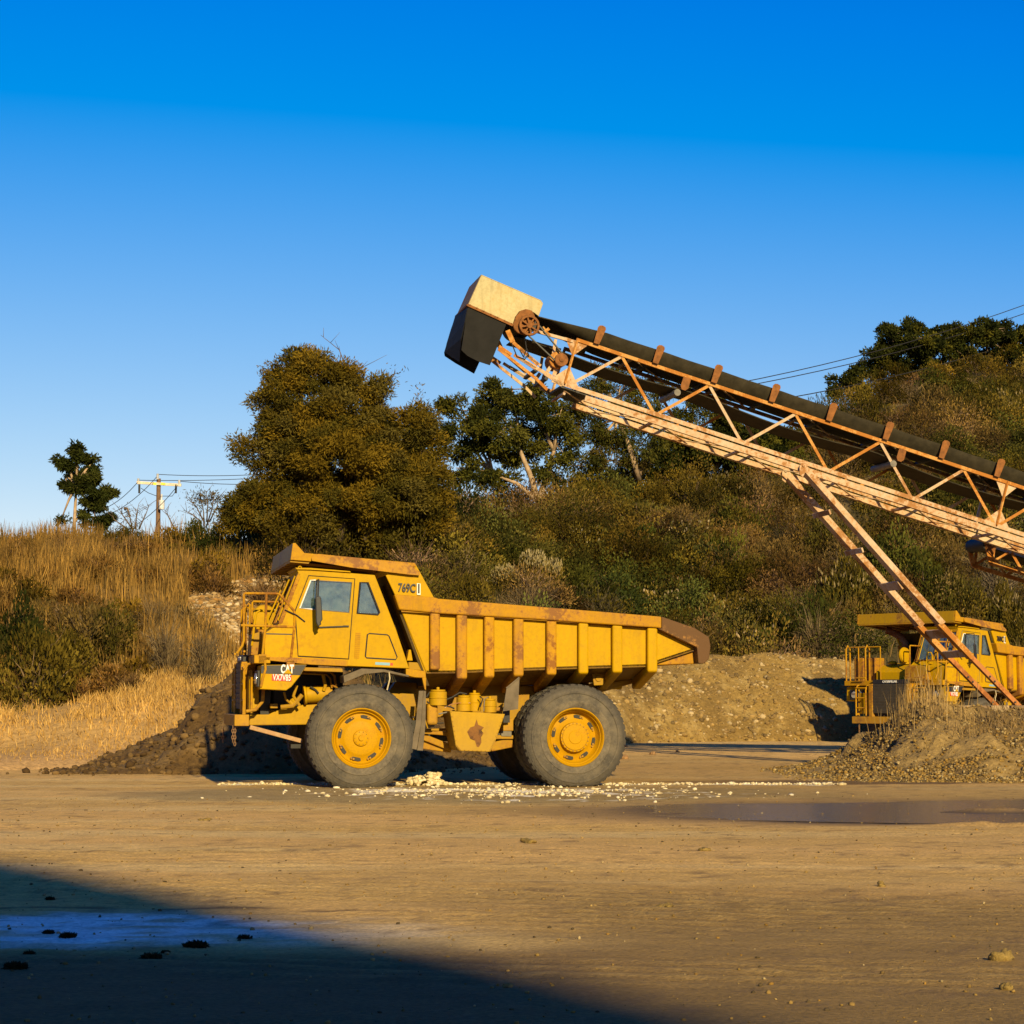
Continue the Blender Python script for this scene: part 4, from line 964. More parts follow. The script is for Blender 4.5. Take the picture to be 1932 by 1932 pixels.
    # ribs
    ribs = [(305, 361, 430, 752, 0), (454, 514, 440, 802, 1), (609, 667, 450, 795, 1), (774, 831, 462, 787, 1), (960, 1016, 474, 780, 1), (1139, 1195, 487, 774, 1), (1329, 1386, 500, 768, 1), (1526, 1583, 515, 765, 1)]
    for k, (xa, xb2, ya, yb2, under) in enumerate(ribs):
        mt = [M['yellow_rust'], M['yellow_rust'], M['yellow_worn'], M['yellow_rust'], M['yellow_worn'], M['yellow'], M['yellow'], M['yellow']][k]
        for sg in (1, -1):
            s_ = MB(); p0, p1, p2, p3 = B(xa, ya), B(xb2, ya + 3), B(xb2, yb2), B(xa, yb2)
            s_.prism([p0, p1, p2, p3], *sorted((sg * (YN + .0), sg * (YN + .125))))
            if under:
                yi = sg * -.66; yo = sg * (YN + .125); dz = .30
                x0, x1_ = p3[0], p2[0]; z0 = p2[1]
                s_.hexa([(x0, sg * (YN + .01), z0), (x1_, sg * (YN + .01), z0), (x1_, yi, z0 - dz), (x0, yi, z0 - dz), (x0, sg * (YN + .01), z0 + .15), (x1_, sg * (YN + .01), z0 + .15), (x1_, yi, z0 - dz + .2), (x0, yi, z0 - dz + .2)])
            s_.build('rib', mt, T, bevel=.035, seg=3)
    # ---- wheels
    def tyre_mesh(flatz):
        s_ = MB(); Rr = .925; r0 = .49; w = .25
        prof = [(r0, -w + .05), (r0 + .03, -w + .012), (.60, -w - .014), (.63, -w - .016), (.64, -w - .006), (.70, -w - .004), (.755, -w + .004), (.765, -w - .008), (.79, -w - .008), (.80, -w + .005), (.84, -w + .02), (.90, -w + .05), (Rr - .012, -w + .10), (Rr, -.1), (Rr, .1), (Rr - .012, w - .10), (.90, w - .05), (.84, w - .02), (.80, w - .005), (.79, w + .008), (.765, w + .008), (.755, w - .004), (.70, w + .004), (.64, w + .006), (.63, w + .016), (.60, w + .014), (r0 + .03, w - .012), (r0, w - .05)]
        s_.lathe(prof, (0, 0, 0), 72, closed=True, flat=flatz)
        nl = 44
        for k in range(nl):                     # tread blocks round both shoulders
            for sd_ in (-1, 1):
                a0 = 2 * math.pi * (k + (.5 if sd_ > 0 else 0)) / nl; a1 = a0 + 2 * math.pi / nl * .58
                o = []
                for rr, yy in ((Rr - .06, w - .026), (Rr + .003, w - .078), (Rr + .006, .02)):
                    for aa in (a0, a1):
                        a2 = aa + (.05 if yy < .1 else 0)
                        z = rr * math.sin(a2); z = max(z, flatz - .0) if flatz is not None else z
                        o.append((rr * math.cos(a2), sd_ * yy, z))
                    
                for rr, yy in ((Rr - .10, w - .03), (Rr - .04, .02)):
                    for aa in (a0, a1):
                        a2 = aa + (.05 if yy < .1 else 0); z = rr * math.sin(a2); o.append((rr * math.cos(a2), sd_ * yy, max(z, flatz)))
                s_.add(o, [(0, 1, 3, 2), (2, 3, 5, 4), (0, 2, 4, 8, 6), (1, 7, 9, 5, 3), (0, 6, 7, 1), (4, 5, 9, 8)])
        return s_.mesh('tyre')
    tm = tyre_mesh(-.845)
    def slots(s_, n, r, y0, w, h):
        for k in range(n):
            a0 = 2 * math.pi * (k + .1) / n; o = []
            cx, cz = r * math.cos(a0), r * math.sin(a0); tx, tz = -math.sin(a0), math.cos(a0); rx, rz = math.cos(a0), math.sin(a0)
            pl = [(cx + tx * u_ * w + rx * v_ * h, cz + tz * u_ * w + rz * v_ * h) for u_, v_ in ((-.5, -.5), (.5, -.5), (.62, .2), (.3, .5), (-.3, .5), (-.62, .2))]
            s_.prism(pl, y0, y0 + .01)
    def rim_front(sg):
        s_ = MB(); s_.lathe([(.50, .05), (.515, -.005), (.50, -.015), (.485, .0), (.47, .05), (.455, .06), (.445, .05), (.43, .10), (.41, .115), (.33, .095), (.30, .07), (.27, .06), (.14, .055), (.135, .025), (.12, .015), (.05, .015), (.045, -.01), (0, -.01)], (0, -.24, 0), 48)
        if sg > 0: s_.v = [(x, -y, z) for x, y, z in s_.v]
        return s_
    def rim_rear(sg):
        s_ = MB(); s_.lathe([(.50, .05), (.515, -.005), (.50, -.015), (.485, .0), (.47, .06), (.455, .07), (.44, .14), (.40, .19), (.33, .17), (.31, .16), (.26, .13), (.255, .055), (.23, .05), (.22, .035), (.12, .03), (.11, .02), (0, .02)], (0, -.24, 0), 48)
        if sg > 0: s_.v = [(x, -y, z) for x, y, z in s_.v]
        return s_
    wz = .845
    def wheel(x, y, sg, rear):
        w = empty('wheel', (x, y, wz)); w.parent = T; w.rotation_euler = (0, 0, 0)
        t = bpy.data.objects.new('tyre', tm); COL.objects.link(t); t.parent = w
        if not tm.materials: tm.materials.append(M['tyre']); tm.polygons.foreach_set('use_smooth', [True] * len(tm.polygons)); tm.set_sharp_from_angle(angle=R(30))
        if rear:
            t2 = bpy.data.objects.new('tyre', tm); COL.objects.link(t2); t2.parent = w; t2.location = (0, -sg * .535, 0); t2.rotation_euler = (0, 0, 0)
        rm = (rim_rear if rear else rim_front)(sg).build('rim', M['rim'], w, smooth=True)
        s_ = MB(); yd = -.145 if not rear else -.075
        if sg > 0: yd = .135 if not rear else .065
        slots(s_, 1, .365, yd - (.004 if sg < 0 else -.004), .135 if not rear else .12, .060); sm_ = s_.mesh('hand_hole'); sm_.materials.append(M['dark'])
        for k in range(8):
            h_ = bpy.data.objects.new('hand_hole', sm_); COL.objects.link(h_); h_.parent = w; h_.rotation_euler = (0, k * math.pi / 4 + .05, 0)
        s_ = MB()
        for k in range(8 if not rear else 22):
            if not rear:
                for da in (-.055, .055):
                    a0 = 2 * math.pi * (k + .5) / 8 + da; x0, z0 = .375 * math.cos(a0), .375 * math.sin(a0); s_.tube([(x0, yd - sg * -.03, z0), (x0, yd, z0)], .018, 8)
            else:
                a0 = 2 * math.pi * k / 22; x0, z0 = .24 * math.cos(a0), .24 * math.sin(a0); s_.tube([(x0, sg * .20, z0), (x0, sg * .18, z0)], .013, 6)
        if not rear:
            for k in range(10): a0 = 2 * math.pi * k / 10; s_.tube([(.11 * math.cos(a0), sg * .237, .11 * math.sin(a0)), (.11 * math.cos(a0), sg * .22, .11 * math.sin(a0))], .009, 6)
        else:
            for k in range(8):
                for da in (-.055, .055): a0 = 2 * math.pi * (k + .5) / 8 + da; x0, z0 = .37 * math.cos(a0), .37 * math.sin(a0); s_.tube([(x0, sg * .09, z0), (x0, sg * .06, z0)], .018, 8)
        s_.build('bolt_ring', M['yellow_worn'], w)
    for sg in (-1, 1):
        wheel(0, sg * 1.55, sg, False); wheel(wx, sg * 1.56, sg, True)
    return T

truck = make_truck()
truck.location = TO; truck.rotation_euler = (0, 0, R(12))
tag(truck, 'yellow dump truck parked side-on in the middle of the yard, its whole side in view', 'dump truck', 'yellow dump trucks')
truck2 = copy_tree(truck)
c0 = truck.matrix_local; 
yaw2 = R(40)
lp = A(570, 53)                      # canopy corner over the cab, in truck coordinates
tgt = at(1802.7, 1152, 57.5)
e2 = Vector((math.cos(yaw2), math.sin(yaw2), 0)); n2_ = Vector((-math.sin(yaw2), math.cos(yaw2), 0))
o2 = tgt - e2 * lp[0] - n2_ * YN
o2.z = tgt.z - lp[1]; print('truck2 origin', o2)
truck2.location = o2; truck2.rotation_euler = (0, 0, yaw2)
tag(truck2, 'yellow dump truck facing the camera half hidden behind the gravel pile and the conveyor legs', 'dump truck', 'yellow dump trucks')
# ------------------------------------------------------------------ the conveyor
CF0 = Frame((0, 0, 0), R(12))
tp_ = at(1339, 724.5, 42.0)
CO = Vector((tp_.x, tp_.y, 0)); CF = Frame(CO, R(12)); WC = 1.07
z1_ = zm(1300, 780, 4.83); z2_ = zm(1650, 900, 4.83); z3_ = zm(1950, 1000, 4.83); z4_ = zm(2300, 1100, 5.365); z5_ = zm(2150, 1380, 4.712); zh_ = zm(1080, 660, 3.01875)
def C1(x, y, yl=0): return CF.inv(z1_(x, y), yl)
def C2(x, y, yl=0): return CF.inv(z2_(x, y), yl)
def C3(x, y, yl=0): return CF.inv(z3_(x, y), yl)
def C4(x, y, yl=0): return CF.inv(z4_(x, y), yl)
def C5(x, y, yl=0): return CF.inv(z5_(x, y), yl)
def Hh(x, y, yl=0): return CF.inv(zh_(x, y), yl)
V2 = lambda p: Vector((p[0], p[1]))
T0 = V2(C2(600, 290)); T1 = V2(C2(1640, 635)); bay = T1 - T0; dirc = bay.normalized(); prp = Vector((-dirc.y, dirc.x))
if prp.y < 0: prp = -prp
B0 = V2(C2(1000, 985)); hgt = (T0 - B0).dot(prp); print('bay', bay.length, 'slope', math.degrees(math.atan2(bay.y, bay.x)), 'h', hgt)
def pt(s, h, y):
    """s metres along the top chord from node T0, h above it, y across"""
    q = T0 + dirc * s + prp * h; return (q.x, y, q.y)
conv = empty('conveyor'); conv.location = CO; conv.rotation_euler = (0, 0, R(12))
tag(conv, 'rusty cream lattice conveyor slanting over the yard with a boxed discharge head', 'conveyor')
bl = bay.length; sL = -1.52 * bl; sR = 6 * bl; cr = M['cream']; rb = M['rustbar']
upv = (prp.x, 0, prp.y)
ya, yb_c = 0.0, WC
for y in (ya, yb_c):
    s_ = MB(); s_.beam(pt(sL, 0, y), pt(sR, 0, y), .055, .075, upv); s_.build('top_chord', cr if y else rb, conv, bevel=.006)
    s_ = MB(); s_.beam(pt(sL - .25, -hgt - .02, y), pt(sR, -hgt - .02, y), .02, .085, upv); s_.build('bottom_angle', cr, conv)
    s_ = MB(); s_.beam(pt(sL + .5, -hgt - .165, y), pt(sR, -hgt - .155, y), .05, .125, upv)
    s_.beam(pt(sL + .5, -hgt - .212, y + (.04 if y == 0 else -.04)), pt(sR, -hgt - .212, y + (.04 if y == 0 else -.04)), .10, .012, upv)
    s_.build('bottom_chord', cr, conv, bevel=.004)
    for k in range(-1, 7):
        off = 0 if y == 0 else bl / 2
        b = (B0 - T0).dot(dirc)
        for ks, (sa, sb) in enumerate((((k * bl) + off, b + k * bl + off - .05), ((k * bl) + off, b + (k - 1) * bl + off + .05))):
            if sa > sR or sb < sL - .3 or sa < sL + .2: continue
            s_ = MB(); s_.beam(pt(sa, -.03, y), pt(sb, -hgt, y), .012, .060, upv); s_.build('brace', rb if (k + ks) % 2 else cr, conv)
    # posts at the splices
for s0, w in ((sL + .02, .15), (3.52 * bl, .12)):
    for y in (ya, yb_c):
        s_ = MB(); s_.beam(pt(s0, .02, y), pt(s0 + (.0 if w < .13 else -.0), -hgt - .02, y), w, .03, (dirc.x, 0, dirc.y)); s_.beam(pt(s0, 0, y - .02), pt(s0, -hgt, y - .02), .03, .05, (dirc.x, 0, dirc.y)); s_.build('post', rb if y == 0 else cr, conv)
    s_ = MB(); s_.add([pt(s0 - .25, -.02, 0), pt(s0 + .25, -.02, 0), pt(s0, -.35, 0), pt(s0 - .25, -.02, .01), pt(s0 + .25, -.02, .01), pt(s0, -.35, .01)], [(0, 1, 2), (5, 4, 3), (0, 3, 4, 1), (1, 4, 5, 2), (2, 5, 3, 0)])
    s_.add([pt(s0 - .3, -hgt, 0), pt(s0 + .3, -hgt, 0), pt(s0, -hgt + .35, 0), pt(s0 - .3, -hgt, .01), pt(s0 + .3, -hgt, .01), pt(s0, -hgt + .35, .01)], [(0, 1, 2), (5, 4, 3), (0, 3, 4, 1), (1, 4, 5, 2), (2, 5, 3, 0)])
    s_.build('gusset', cr, conv)
# cross members and lateral braces under and over the truss
for k in range(-2, 7):
    b = (B0 - T0).dot(dirc) + k * bl
    if b > sR: continue
    s_ = MB(); s_.beam(pt(b, -hgt - .20, .02), pt(b, -hgt - .20, WC - .02), .05, .05, upv); s_.build('cross_member', cr, conv)
    s_ = MB(); s_.beam(pt(b, -hgt - .15, .03), pt(b + bl / 2, -hgt - .15, WC - .03), .05, .012, upv); s_.beam(pt(b + bl / 2, -hgt - .15, WC - .03), pt(b + bl, -hgt - .15, .03), .05, .012, upv); s_.build('lateral_brace', cr, conv)
    if b - bl / 2 > sL: s_ = MB(); s_.beam(pt(b - bl * .4, .0, .02), pt(b - bl * .4, .0, WC - .02), .06, .05, upv); s_.beam(pt(b - bl * .4, .0, .03), pt(b + bl * .1, .0, WC - .03), .05, .012, upv); s_.build('top_brace', cr, conv)
# belts
def strip(pf, n0, sa, sb, nseg, th):
    """belt: pf(t, s) gives cross-section points (h, y) list"""
    rows = []
    for i in range(nseg + 1):
        s = sa + (sb - sa) * i / nseg; rows.append((s, pf(s)))
    V = []; F = []; m = len(rows[0][1])
    for s, cs in rows:
        for h, y in cs: V.append(pt(s, h, y))
        for h, y in reversed(cs): V.append(pt(s, h - th, y))
    mm = 2 * m
    for i in range(len(rows) - 1):
        for j in range(mm): j2 = (j + 1) % mm; F.append((i * mm + j, (i + 1) * mm + j, (i + 1) * mm + j2, i * mm + j2))
    F.append(tuple(range(mm))); F.append(tuple(reversed(range((len(rows) - 1) * mm, len(rows) * mm))))
    s_ = MB(); s_.add(V, F); return s_
IDL = (V2(C2(645, 270)) - T0).dot(dirc); IDL2 = (V2(C2(1340, 505)) - T0).dot(dirc); ids = IDL2 - IDL; print('idler spacing', ids, IDL)
sH = (V2(Hh(815, 405)) - T0).dot(dirc)
hTop = (V2(C2(645, 100)) - T0).dot(prp); print('belt edge height', hTop)
def carry(s):
    f = min(1, max(0, (s - sH) / (sL + .6 - sH)))              # flat at the drum, troughed after the first idler
    e = .30 * f; base = hTop - .30; base = base + (1 - f) * .18
    sag = -.004 * (1 - math.cos(2 * math.pi * (s - IDL) / ids)) if f >= 1 else 0
    return [(base + e + sag, -.0), (base + e * .5 + sag, .05), (base + sag, .20), (base + sag, WC - .20), (base + e * .5 + sag, WC - .05), (base + e + sag, WC)]
strip(carry, 6, sH - .2, sR, 96, .02).build('carrying_belt', M['belt'], conv, smooth=True)
sR0 = (V2(Hh(720, 600)) - T0).dot(dirc)
def ret(s):
    sag = -.10 * abs(math.sin(math.pi * (s - IDL + ids * .1) / (ids * 3))); f = min(1, max(0, (sL - .1 - s) / (sL - sR0 + .01)))
    return [(-.24 + sag - .06 * f, .06), (-.24 + sag - .06 * f, WC - .06)]
strip(ret, 2, sR0 - .25, sR, 90, .02).build('return_belt', M['belt'], conv, smooth=True)
# troughing idlers with their rusty end brackets
k = -2
while True:
    s0 = IDL + k * ids; k += 1
    if s0 > sR - .2: break
    if s0 < sL: continue
    for y, sg in ((-.05, 1), (WC + .05, -1)):
        s_ = MB(); base = [(-.055, 0), (.065, -.0), (.115, .34), (.095, .385), (.035, .40), (-.025, .385), (-.055, .34)]
        V = [pt(s0 + a - .02, h + .03, y - sg * .05) for a, h in base] + [pt(s0 + a - .02, h + .03, y + sg * .01 - sg * .05) for a, h in base]
        n_ = len(base); s_.add(V, [tuple(range(n_)), tuple(range(2 * n_ - 1, n_ - 1, -1))] + [(i, n_ + i, n_ + (i + 1) % n_, (i + 1) % n_) for i in range(n_)])
        s_.build('idler_bracket', M['rust'], conv, bevel=.008)
    for (h0, y0), (h1, y1) in (((.05, .25), (.05, WC - .25)), ((.24, .10), (.07, .24)), ((.24, WC - .10), (.07, WC - .24))):
        s_ = MB(); s_.tube([pt(s0 - .14, h0 - .0, y0), pt(s0 - .14, h1, y1)], .055, 12); s_.build('idler_roll', M['dark'], conv, smooth=True)
    s_ = MB(); s_.beam(pt(s0 - .1, .01, 0), pt(s0 - .1, .01, WC), .07, .05, upv); s_.build('idler_base', M['dark'], conv)
# return rolls
for (x_, y_, fn) in ((270, 300, C2), (1430, 660, C3), (0, 0, None)):
    if fn is None: s0 = -2
    s0 = (V2(fn(x_, y_)) - T0).dot(dirc) if fn else 5.6 * bl
    s_ = MB(); s_.tube([pt(s0 - .06, -.38, -.02), pt(s0 - .06, -.38, WC + .02)], .07, 14); s_.build('return_roll', M['grey'], conv, smooth=True)
    s_ = MB(); V = [pt(s0 + a, h, -.05) for a, h in ((-.03, -.03), (.13, -.03), (.13, -.24), (.08, -.3), (.0, -.3), (-.04, -.24))]; V += [(a, b + .012, c) for a, b, c in V]; s_.add(V, [(0, 1, 2, 3, 4, 5), (11, 10, 9, 8, 7, 6)] + [(i, 6 + i, 6 + (i + 1) % 6, (i + 1) % 6) for i in range(6)]); s_.build('roll_bracket', M['rust'], conv)

# head section between the truss and the drum
def P3c(p, y): return (p[0], y, p[1])
for y in (0, WC):
    s_ = MB(); s_.beam(P3c(C1(640, 355), y), P3c(C1(165, 225), y), .05, .06, upv); s_.build('head_arm', cr, conv)
    for a, b, w in (((510, 880), (300, 735), .09), ((300, 735), (0, 560), .07), ((430, 330), (385, 620), .06), ((250, 650), (0, 440), .05), ((385, 640), (330, 720), .07), ((440, 660), (410, 770), .08)):
        s_ = MB(); s_.beam(P3c(C1(*a), y), P3c(C1(*b), y), .02, w, upv); s_.build('head_brace', cr, conv)
    for a, b, w in (((505, 620), (600, 685), .06), ((620, 685), (780, 790), .06), ((570, 500), (610, 590), .10), ((610, 590), (800, 760), .07), ((500, 640), (780, 860), .06), ((780, 860), (870, 950), .06)):
        s_ = MB(); s_.beam(P3c(Hh(*a), y), P3c(Hh(*b), y), .02, w, upv); s_.build('head_brace', cr if y else rb, conv)
for a in ((320, 800), (520, 900), (200, 700), (700, 960)):
    s_ = MB(); p = C1(*a); s_.beam(P3c(p, 0), P3c(p, WC), .07, .06, upv); s_.build('cross_member', M['dark'], conv)
s_ = MB(); p, q = C1(495, 885), C1(830, 1000); s_.hexa([P3c(p, .03), P3c(q, .03), P3c(q, WC - .03), P3c(p, WC - .03), (p[0], .03, p[1] - .03), (q[0], .03, q[1] - .03), (q[0], WC - .03, q[1] - .03), (p[0], WC - .03, p[1] - .03)]); s_.build('belly_plate', M['dark'], conv)
# head drum, gear guard, drive belt, motor
dr = Hh(700, 430); s_ = MB(); s_.tube([P3c(dr, .08), P3c(dr, WC - .08)], .27, 28); s_.build('head_drum', M['dark'], conv, smooth=True)
s_ = MB(); gd = [Hh(600, 465), Hh(625, 400), Hh(660, 360), Hh(700, 348), Hh(745, 360), Hh(765, 395), Hh(768, 440), Hh(740, 510), Hh(690, 545), Hh(640, 530), Hh(610, 500)]
s_.prism(gd, -.14, -.07); s_.build('gear_guard', M['rust'], conv, bevel=.02)
gw_ = Hh(718, 477); s_ = MB(); s_.lathe([(.205, -.03), (.215, 0), (.205, .03), (.165, .03), (.165, -.03)], (gw_[0], -.20, gw_[1]), 32, closed=True); s_.lathe([(0, -.04), (.06, -.04), (.06, .03), (0, .03)], (gw_[0], -.20, gw_[1]), 16)
for k in range(8):
    a0 = k * math.pi / 4 + .2; s_.beam((gw_[0] + .05 * math.cos(a0), -.2, gw_[1] + .05 * math.sin(a0)), (gw_[0] + .18 * math.cos(a0), -.2, gw_[1] + .18 * math.sin(a0)), .03, .035, (0, 1, 0))
pu = s_.build('pulley', M['rust'], conv, smooth=True)
ms = Hh(960, 735); s_ = MB(); s_.tube([(ms[0], -.22, ms[1]), (ms[0], -.13, ms[1])], .135, 24); s_.tube([(ms[0], -.24, ms[1]), (ms[0], -.13, ms[1])], .05, 14); s_.build('pulley', M['rust'], conv, bevel=.01, smooth=True)
s_ = MB(); s_.tube([P3c(Hh(940, 730), -.1), P3c(Hh(940, 730), .35)], .17, 18); s_.build('drive_motor', rb, conv, bevel=.01, smooth=True)
for a, b in (((775, 455), (990, 715)), ((690, 530), (930, 755))):
    s_ = MB(); s_.beam(P3c(Hh(*a), -.18), P3c(Hh(*b), -.18), .05, .022); s_.build('drive_belt', M['black'], conv)
s_ = MB(); s_.beam(P3c(Hh(835, 475), -.02), P3c(Hh(890, 545), -.02), .03, .03); s_.beam(P3c(Hh(840, 520), -.03), P3c(Hh(880, 490), -.03), .05, .06); s_.build('tension_bolt', rb, conv)
for a in (((600, 600), (640, 700), (700, 720), (720, 690)), ((660, 650), (690, 705), (730, 700), (715, 640)), ((700, 560), (712, 640), (690, 700))):
    s_ = MB(); s_.tube([P3c(Hh(*b), -.02) for b in a], .012, 6); s_.build('cable', M['dark'], conv, smooth=True)
# discharge hood and its rubber skirts
hd = [Hh(365, 90), Hh(780, 268), Hh(812, 282), Hh(827, 305), Hh(795, 398), Hh(760, 372), Hh(700, 350), Hh(650, 365), Hh(620, 405), Hh(600, 465), Hh(265, 315)]
s_ = MB(); s_.prism(hd, -.10, -.085); s_.prism(hd, WC + .06, WC + .075)
def wall(p, q, t=.012):
    s_.beam(P3c(p, WC / 2 - .012), P3c(q, WC / 2 - .012), WC + .19, t, (-(q[1] - p[1]), 0, q[0] - p[0]))
wall(hd[0], hd[1]); wall(hd[1], hd[2]); wall(hd[2], hd[3]); wall(hd[3], hd[4])
hoo = s_.build('discharge_hood', M['hood'], conv, bevel=.003)
s_ = MB(); p, q = hd[0], hd[10]; s_.beam(P3c(p, WC / 2 - .012), P3c(q, WC / 2 - .012), WC + .19, .012, (q[1] - p[1], 0, q[0] - p[0])); s_.build('hood_end_plate', paint('weathered_steel', (.19, .15, .10), amt=.3, rough=.7), hoo)
s_ = MB(); a, b = Hh(262, 318), Hh(600, 470); s_.beam(P3c(a, -.12), P3c(b, -.12), .03, .05, upv); s_.beam(P3c(a, -.13), P3c(a, WC + .1), .05, .03)
for k in range(7): s_.tube([P3c((a[0] + (b[0] - a[0]) * (k + .3) / 6.5, a[1] + (b[1] - a[1]) * (k + .3) / 6.5 + .02), -.15), P3c((a[0] + (b[0] - a[0]) * (k + .3) / 6.5, a[1] + (b[1] - a[1]) * (k + .3) / 6.5 + .02), -.11)], .012, 6)
s_.build('hood_flange', M['rust'], hoo)
s_ = MB(); sk = [Hh(265, 325), Hh(553, 460), Hh(430, 770), Hh(345, 742), Hh(262, 700), Hh(215, 655)]; s_.prism(sk, -.10, -.085); s_.build('rubber_skirt', M['rubber'], conv)
# curved front curtain and far skirt
fr_c = [Hh(265, 325), Hh(250, 420), Hh(222, 560), Hh(190, 700)]
ff = [CF.inv(zh_(*a), WC) for a in ((180, 385), (140, 500), (110, 600), (95, 668))]
s_ = MB(); V = []; 
for (xa, za), (xb3, zb3), yo in zip([Hh(262, 328), Hh(240, 450), Hh(222, 560), Hh(200, 745, .45)], ff, (0, 0, .1, .45)):
    V += [(xa, -.08 + yo, za), (xb3, WC, zb3), (xa + .015, -.08 + yo, za), (xb3 + .015, WC, zb3)]
F_ = []
for k in range(3): a = k * 4; F_ += [(a, a + 1, a + 5, a + 4), (a + 2, a + 6, a + 7, a + 3), (a, a + 4, a + 6, a + 2), (a + 1, a + 3, a + 7, a + 5)]
s_.add(V, F_); s_.build('rubber_curtain', M['rubber'], conv)
s_ = MB(); sk2 = [CF.inv(zh_(*a), WC) for a in ((180, 385), (95, 665), (100, 692), (180, 745), (322, 825), (365, 730), (500, 520))]; s_.prism(sk2, WC + .05, WC + .065); s_.build('rubber_skirt', M['rubber'], conv)

# supporting legs: outer box sections with inner bars, tied by dark plates
legm = M['cream']
def leg(y):
    dx = 0
    a, b = C2(1700, 1275), C5(960, 850); c_, d_ = C5(920, 840), C5(1895, 1850)
    s_ = MB(); s_.beam(P3c(a, y + .02), P3c(b, y + .02), .26, .125, (1, 0, .6)); lo = s_.build('leg', legm, conv, bevel=.006)
    s_ = MB(); hb_ = C2(1705, 1280); s_.prism([C2(1660, 1290), C2(1680, 1255), C2(1710, 1248), C2(1740, 1260), C2(1745, 1320), C2(1700, 1425), C2(1660, 1390)], y - .135, y - .115); s_.tube([P3c(hb_, y - .16), P3c(hb_, y - .10)], .035, 10); s_.build('leg_pivot', legm, lo)
    mid = C5(1300, 1240); s_ = MB(); s_.beam(P3c(c_, y + .0), P3c(mid, y + .0), .20, .11, (1, 0, .6)); s_.build('leg_inner', M['rustbar'], lo)
    s_ = MB(); s_.beam(P3c(mid, y - .02), P3c(d_, y - .02), .13, .09, (1, 0, .6)); f = s_.build('leg_foot', paint('brown_paint', (.42, .17, .05), amt=.5, rust=(.24, .08, .02)), lo)
    s_ = MB()
    for q in ((1510, 1468), (1565, 1525), (1805, 1770), (1860, 1825)): s_.tube([P3c(C5(*q), y - .10), P3c(C5(*q), y - .075)], .022, 8)
    s_.build('pin_hole', M['dark'], f)
leg(0.0); leg(WC)
for a, b, w in ((C3(585, 1330), C3(605, 1385), .3), (C3(980, 1790), C3(1000, 1845), .3), (C5(440, 350), C5(500, 440), .45), (C5(985, 915), C5(1060, 1010), .5), (C5(1190, 1165), C5(1250, 1240), .35)):
    s_ = MB(); s_.hexa([P3c(a, 0), P3c(b, 0), P3c(b, WC - .1), P3c(a, WC - .1), (a[0] + .03, 0, a[1] + .02), (b[0] + .03, 0, b[1] + .02), (b[0] + .03, WC - .1, b[1] + .02), (a[0] + .03, WC - .1, a[1] + .02)]); s_.build('leg_tie', legm, conv)

# the smaller conveyor hanging behind at the right edge
fdr = empty('feeder_conveyor', CF.world(0, 1.9, 0), R(12)); tag(fdr, 'small rusty lattice conveyor under the big one at the right edge of the photo', 'conveyor')
FF = Frame(CF.world(0, 1.9, 0), R(12))
def G(x, y, yl=0): return FF.inv(z4_(x, y), yl)
for y in (0, .9):
    for nm, a, b, w, mt in (('top_chord', (1000, 1370), (2300, 1710), .12, 'cream'), ('lower_chord', (940, 1650), (2300, 2060), .09, 'rustbar'), ('end_post', (880, 1330), (950, 1660), .10, 'rustbar')):
        s_ = MB(); s_.beam(P3c(G(*a), y), P3c(G(*b), y), .05, w, upv); s_.build(nm, M[mt], fdr, bevel=.004)
    for a, b in (((970, 1640), (1190, 1510)), ((1230, 1510), (1390, 1790)), ((1390, 1790), (1660, 1600)), ((1660, 1600), (1820, 1910)), ((1000, 1400), (970, 1640))):
        s_ = MB(); s_.beam(P3c(G(*a), y), P3c(G(*b), y), .012, .06, upv); s_.build('brace', M['rustbar'], fdr)
p = G(925, 1390); s_ = MB(); s_.tube([P3c(p, 0), P3c(p, .9)], .15, 20); s_.tube([P3c(p, -.12), P3c(p, 0)], .05, 10); s_.build('tail_drum', M['dark'], fdr, smooth=True)
s_ = MB(); s_.prism([G(850, 1320), G(980, 1350), G(1010, 1440), G(960, 1560), G(900, 1500), G(870, 1400)], -.06, -.03); s_.build('bearing_plate', M['rust'], fdr)
s_ = MB(); a, b = G(940, 1430), G(2300, 1850); s_.hexa([P3c(a, .08), P3c(b, .08), P3c(b, .82), P3c(a, .82)] + [(p[0], p[1], p[2] - .02) for p in (P3c(a, .08), P3c(b, .08), P3c(b, .82), P3c(a, .82))]); s_.build('belt', M['belt'], fdr)

# timber blocks under the feet of the legs
for k, (xa, xb2, w) in enumerate(((1795, 1835, .45), (1838, 1868, .4), (1870, 1905, .4), (1908, 1960, .5))):
    p = at(xa, 1331, 42.6 + .1 * k); q = at(xb2, 1352, 42.6 + .1 * k); s_ = MB()
    s_.box((0, 0, 0), (q.x - p.x, .5, p.z - q.z + .25)); o = s_.build('timber_block', plain('old_timber', (.20, .13, .07) if k % 2 else (.34, .24, .13), .9, sc=12, b=.5), None, bevel=.015)
    o.location = (p.x, p.y, q.z - .25); o.rotation_euler = (0, 0, R(2 * k - 3))
    tag(o, ['dark weathered timber block at the left end of the row under the conveyor legs', 'second timber block of the row, under the left conveyor leg', 'third timber block of the row between the two leg feet', 'pale timber block at the right end under the right conveyor leg'][k], 'timber block', 'timber blocks on the gravel pile')

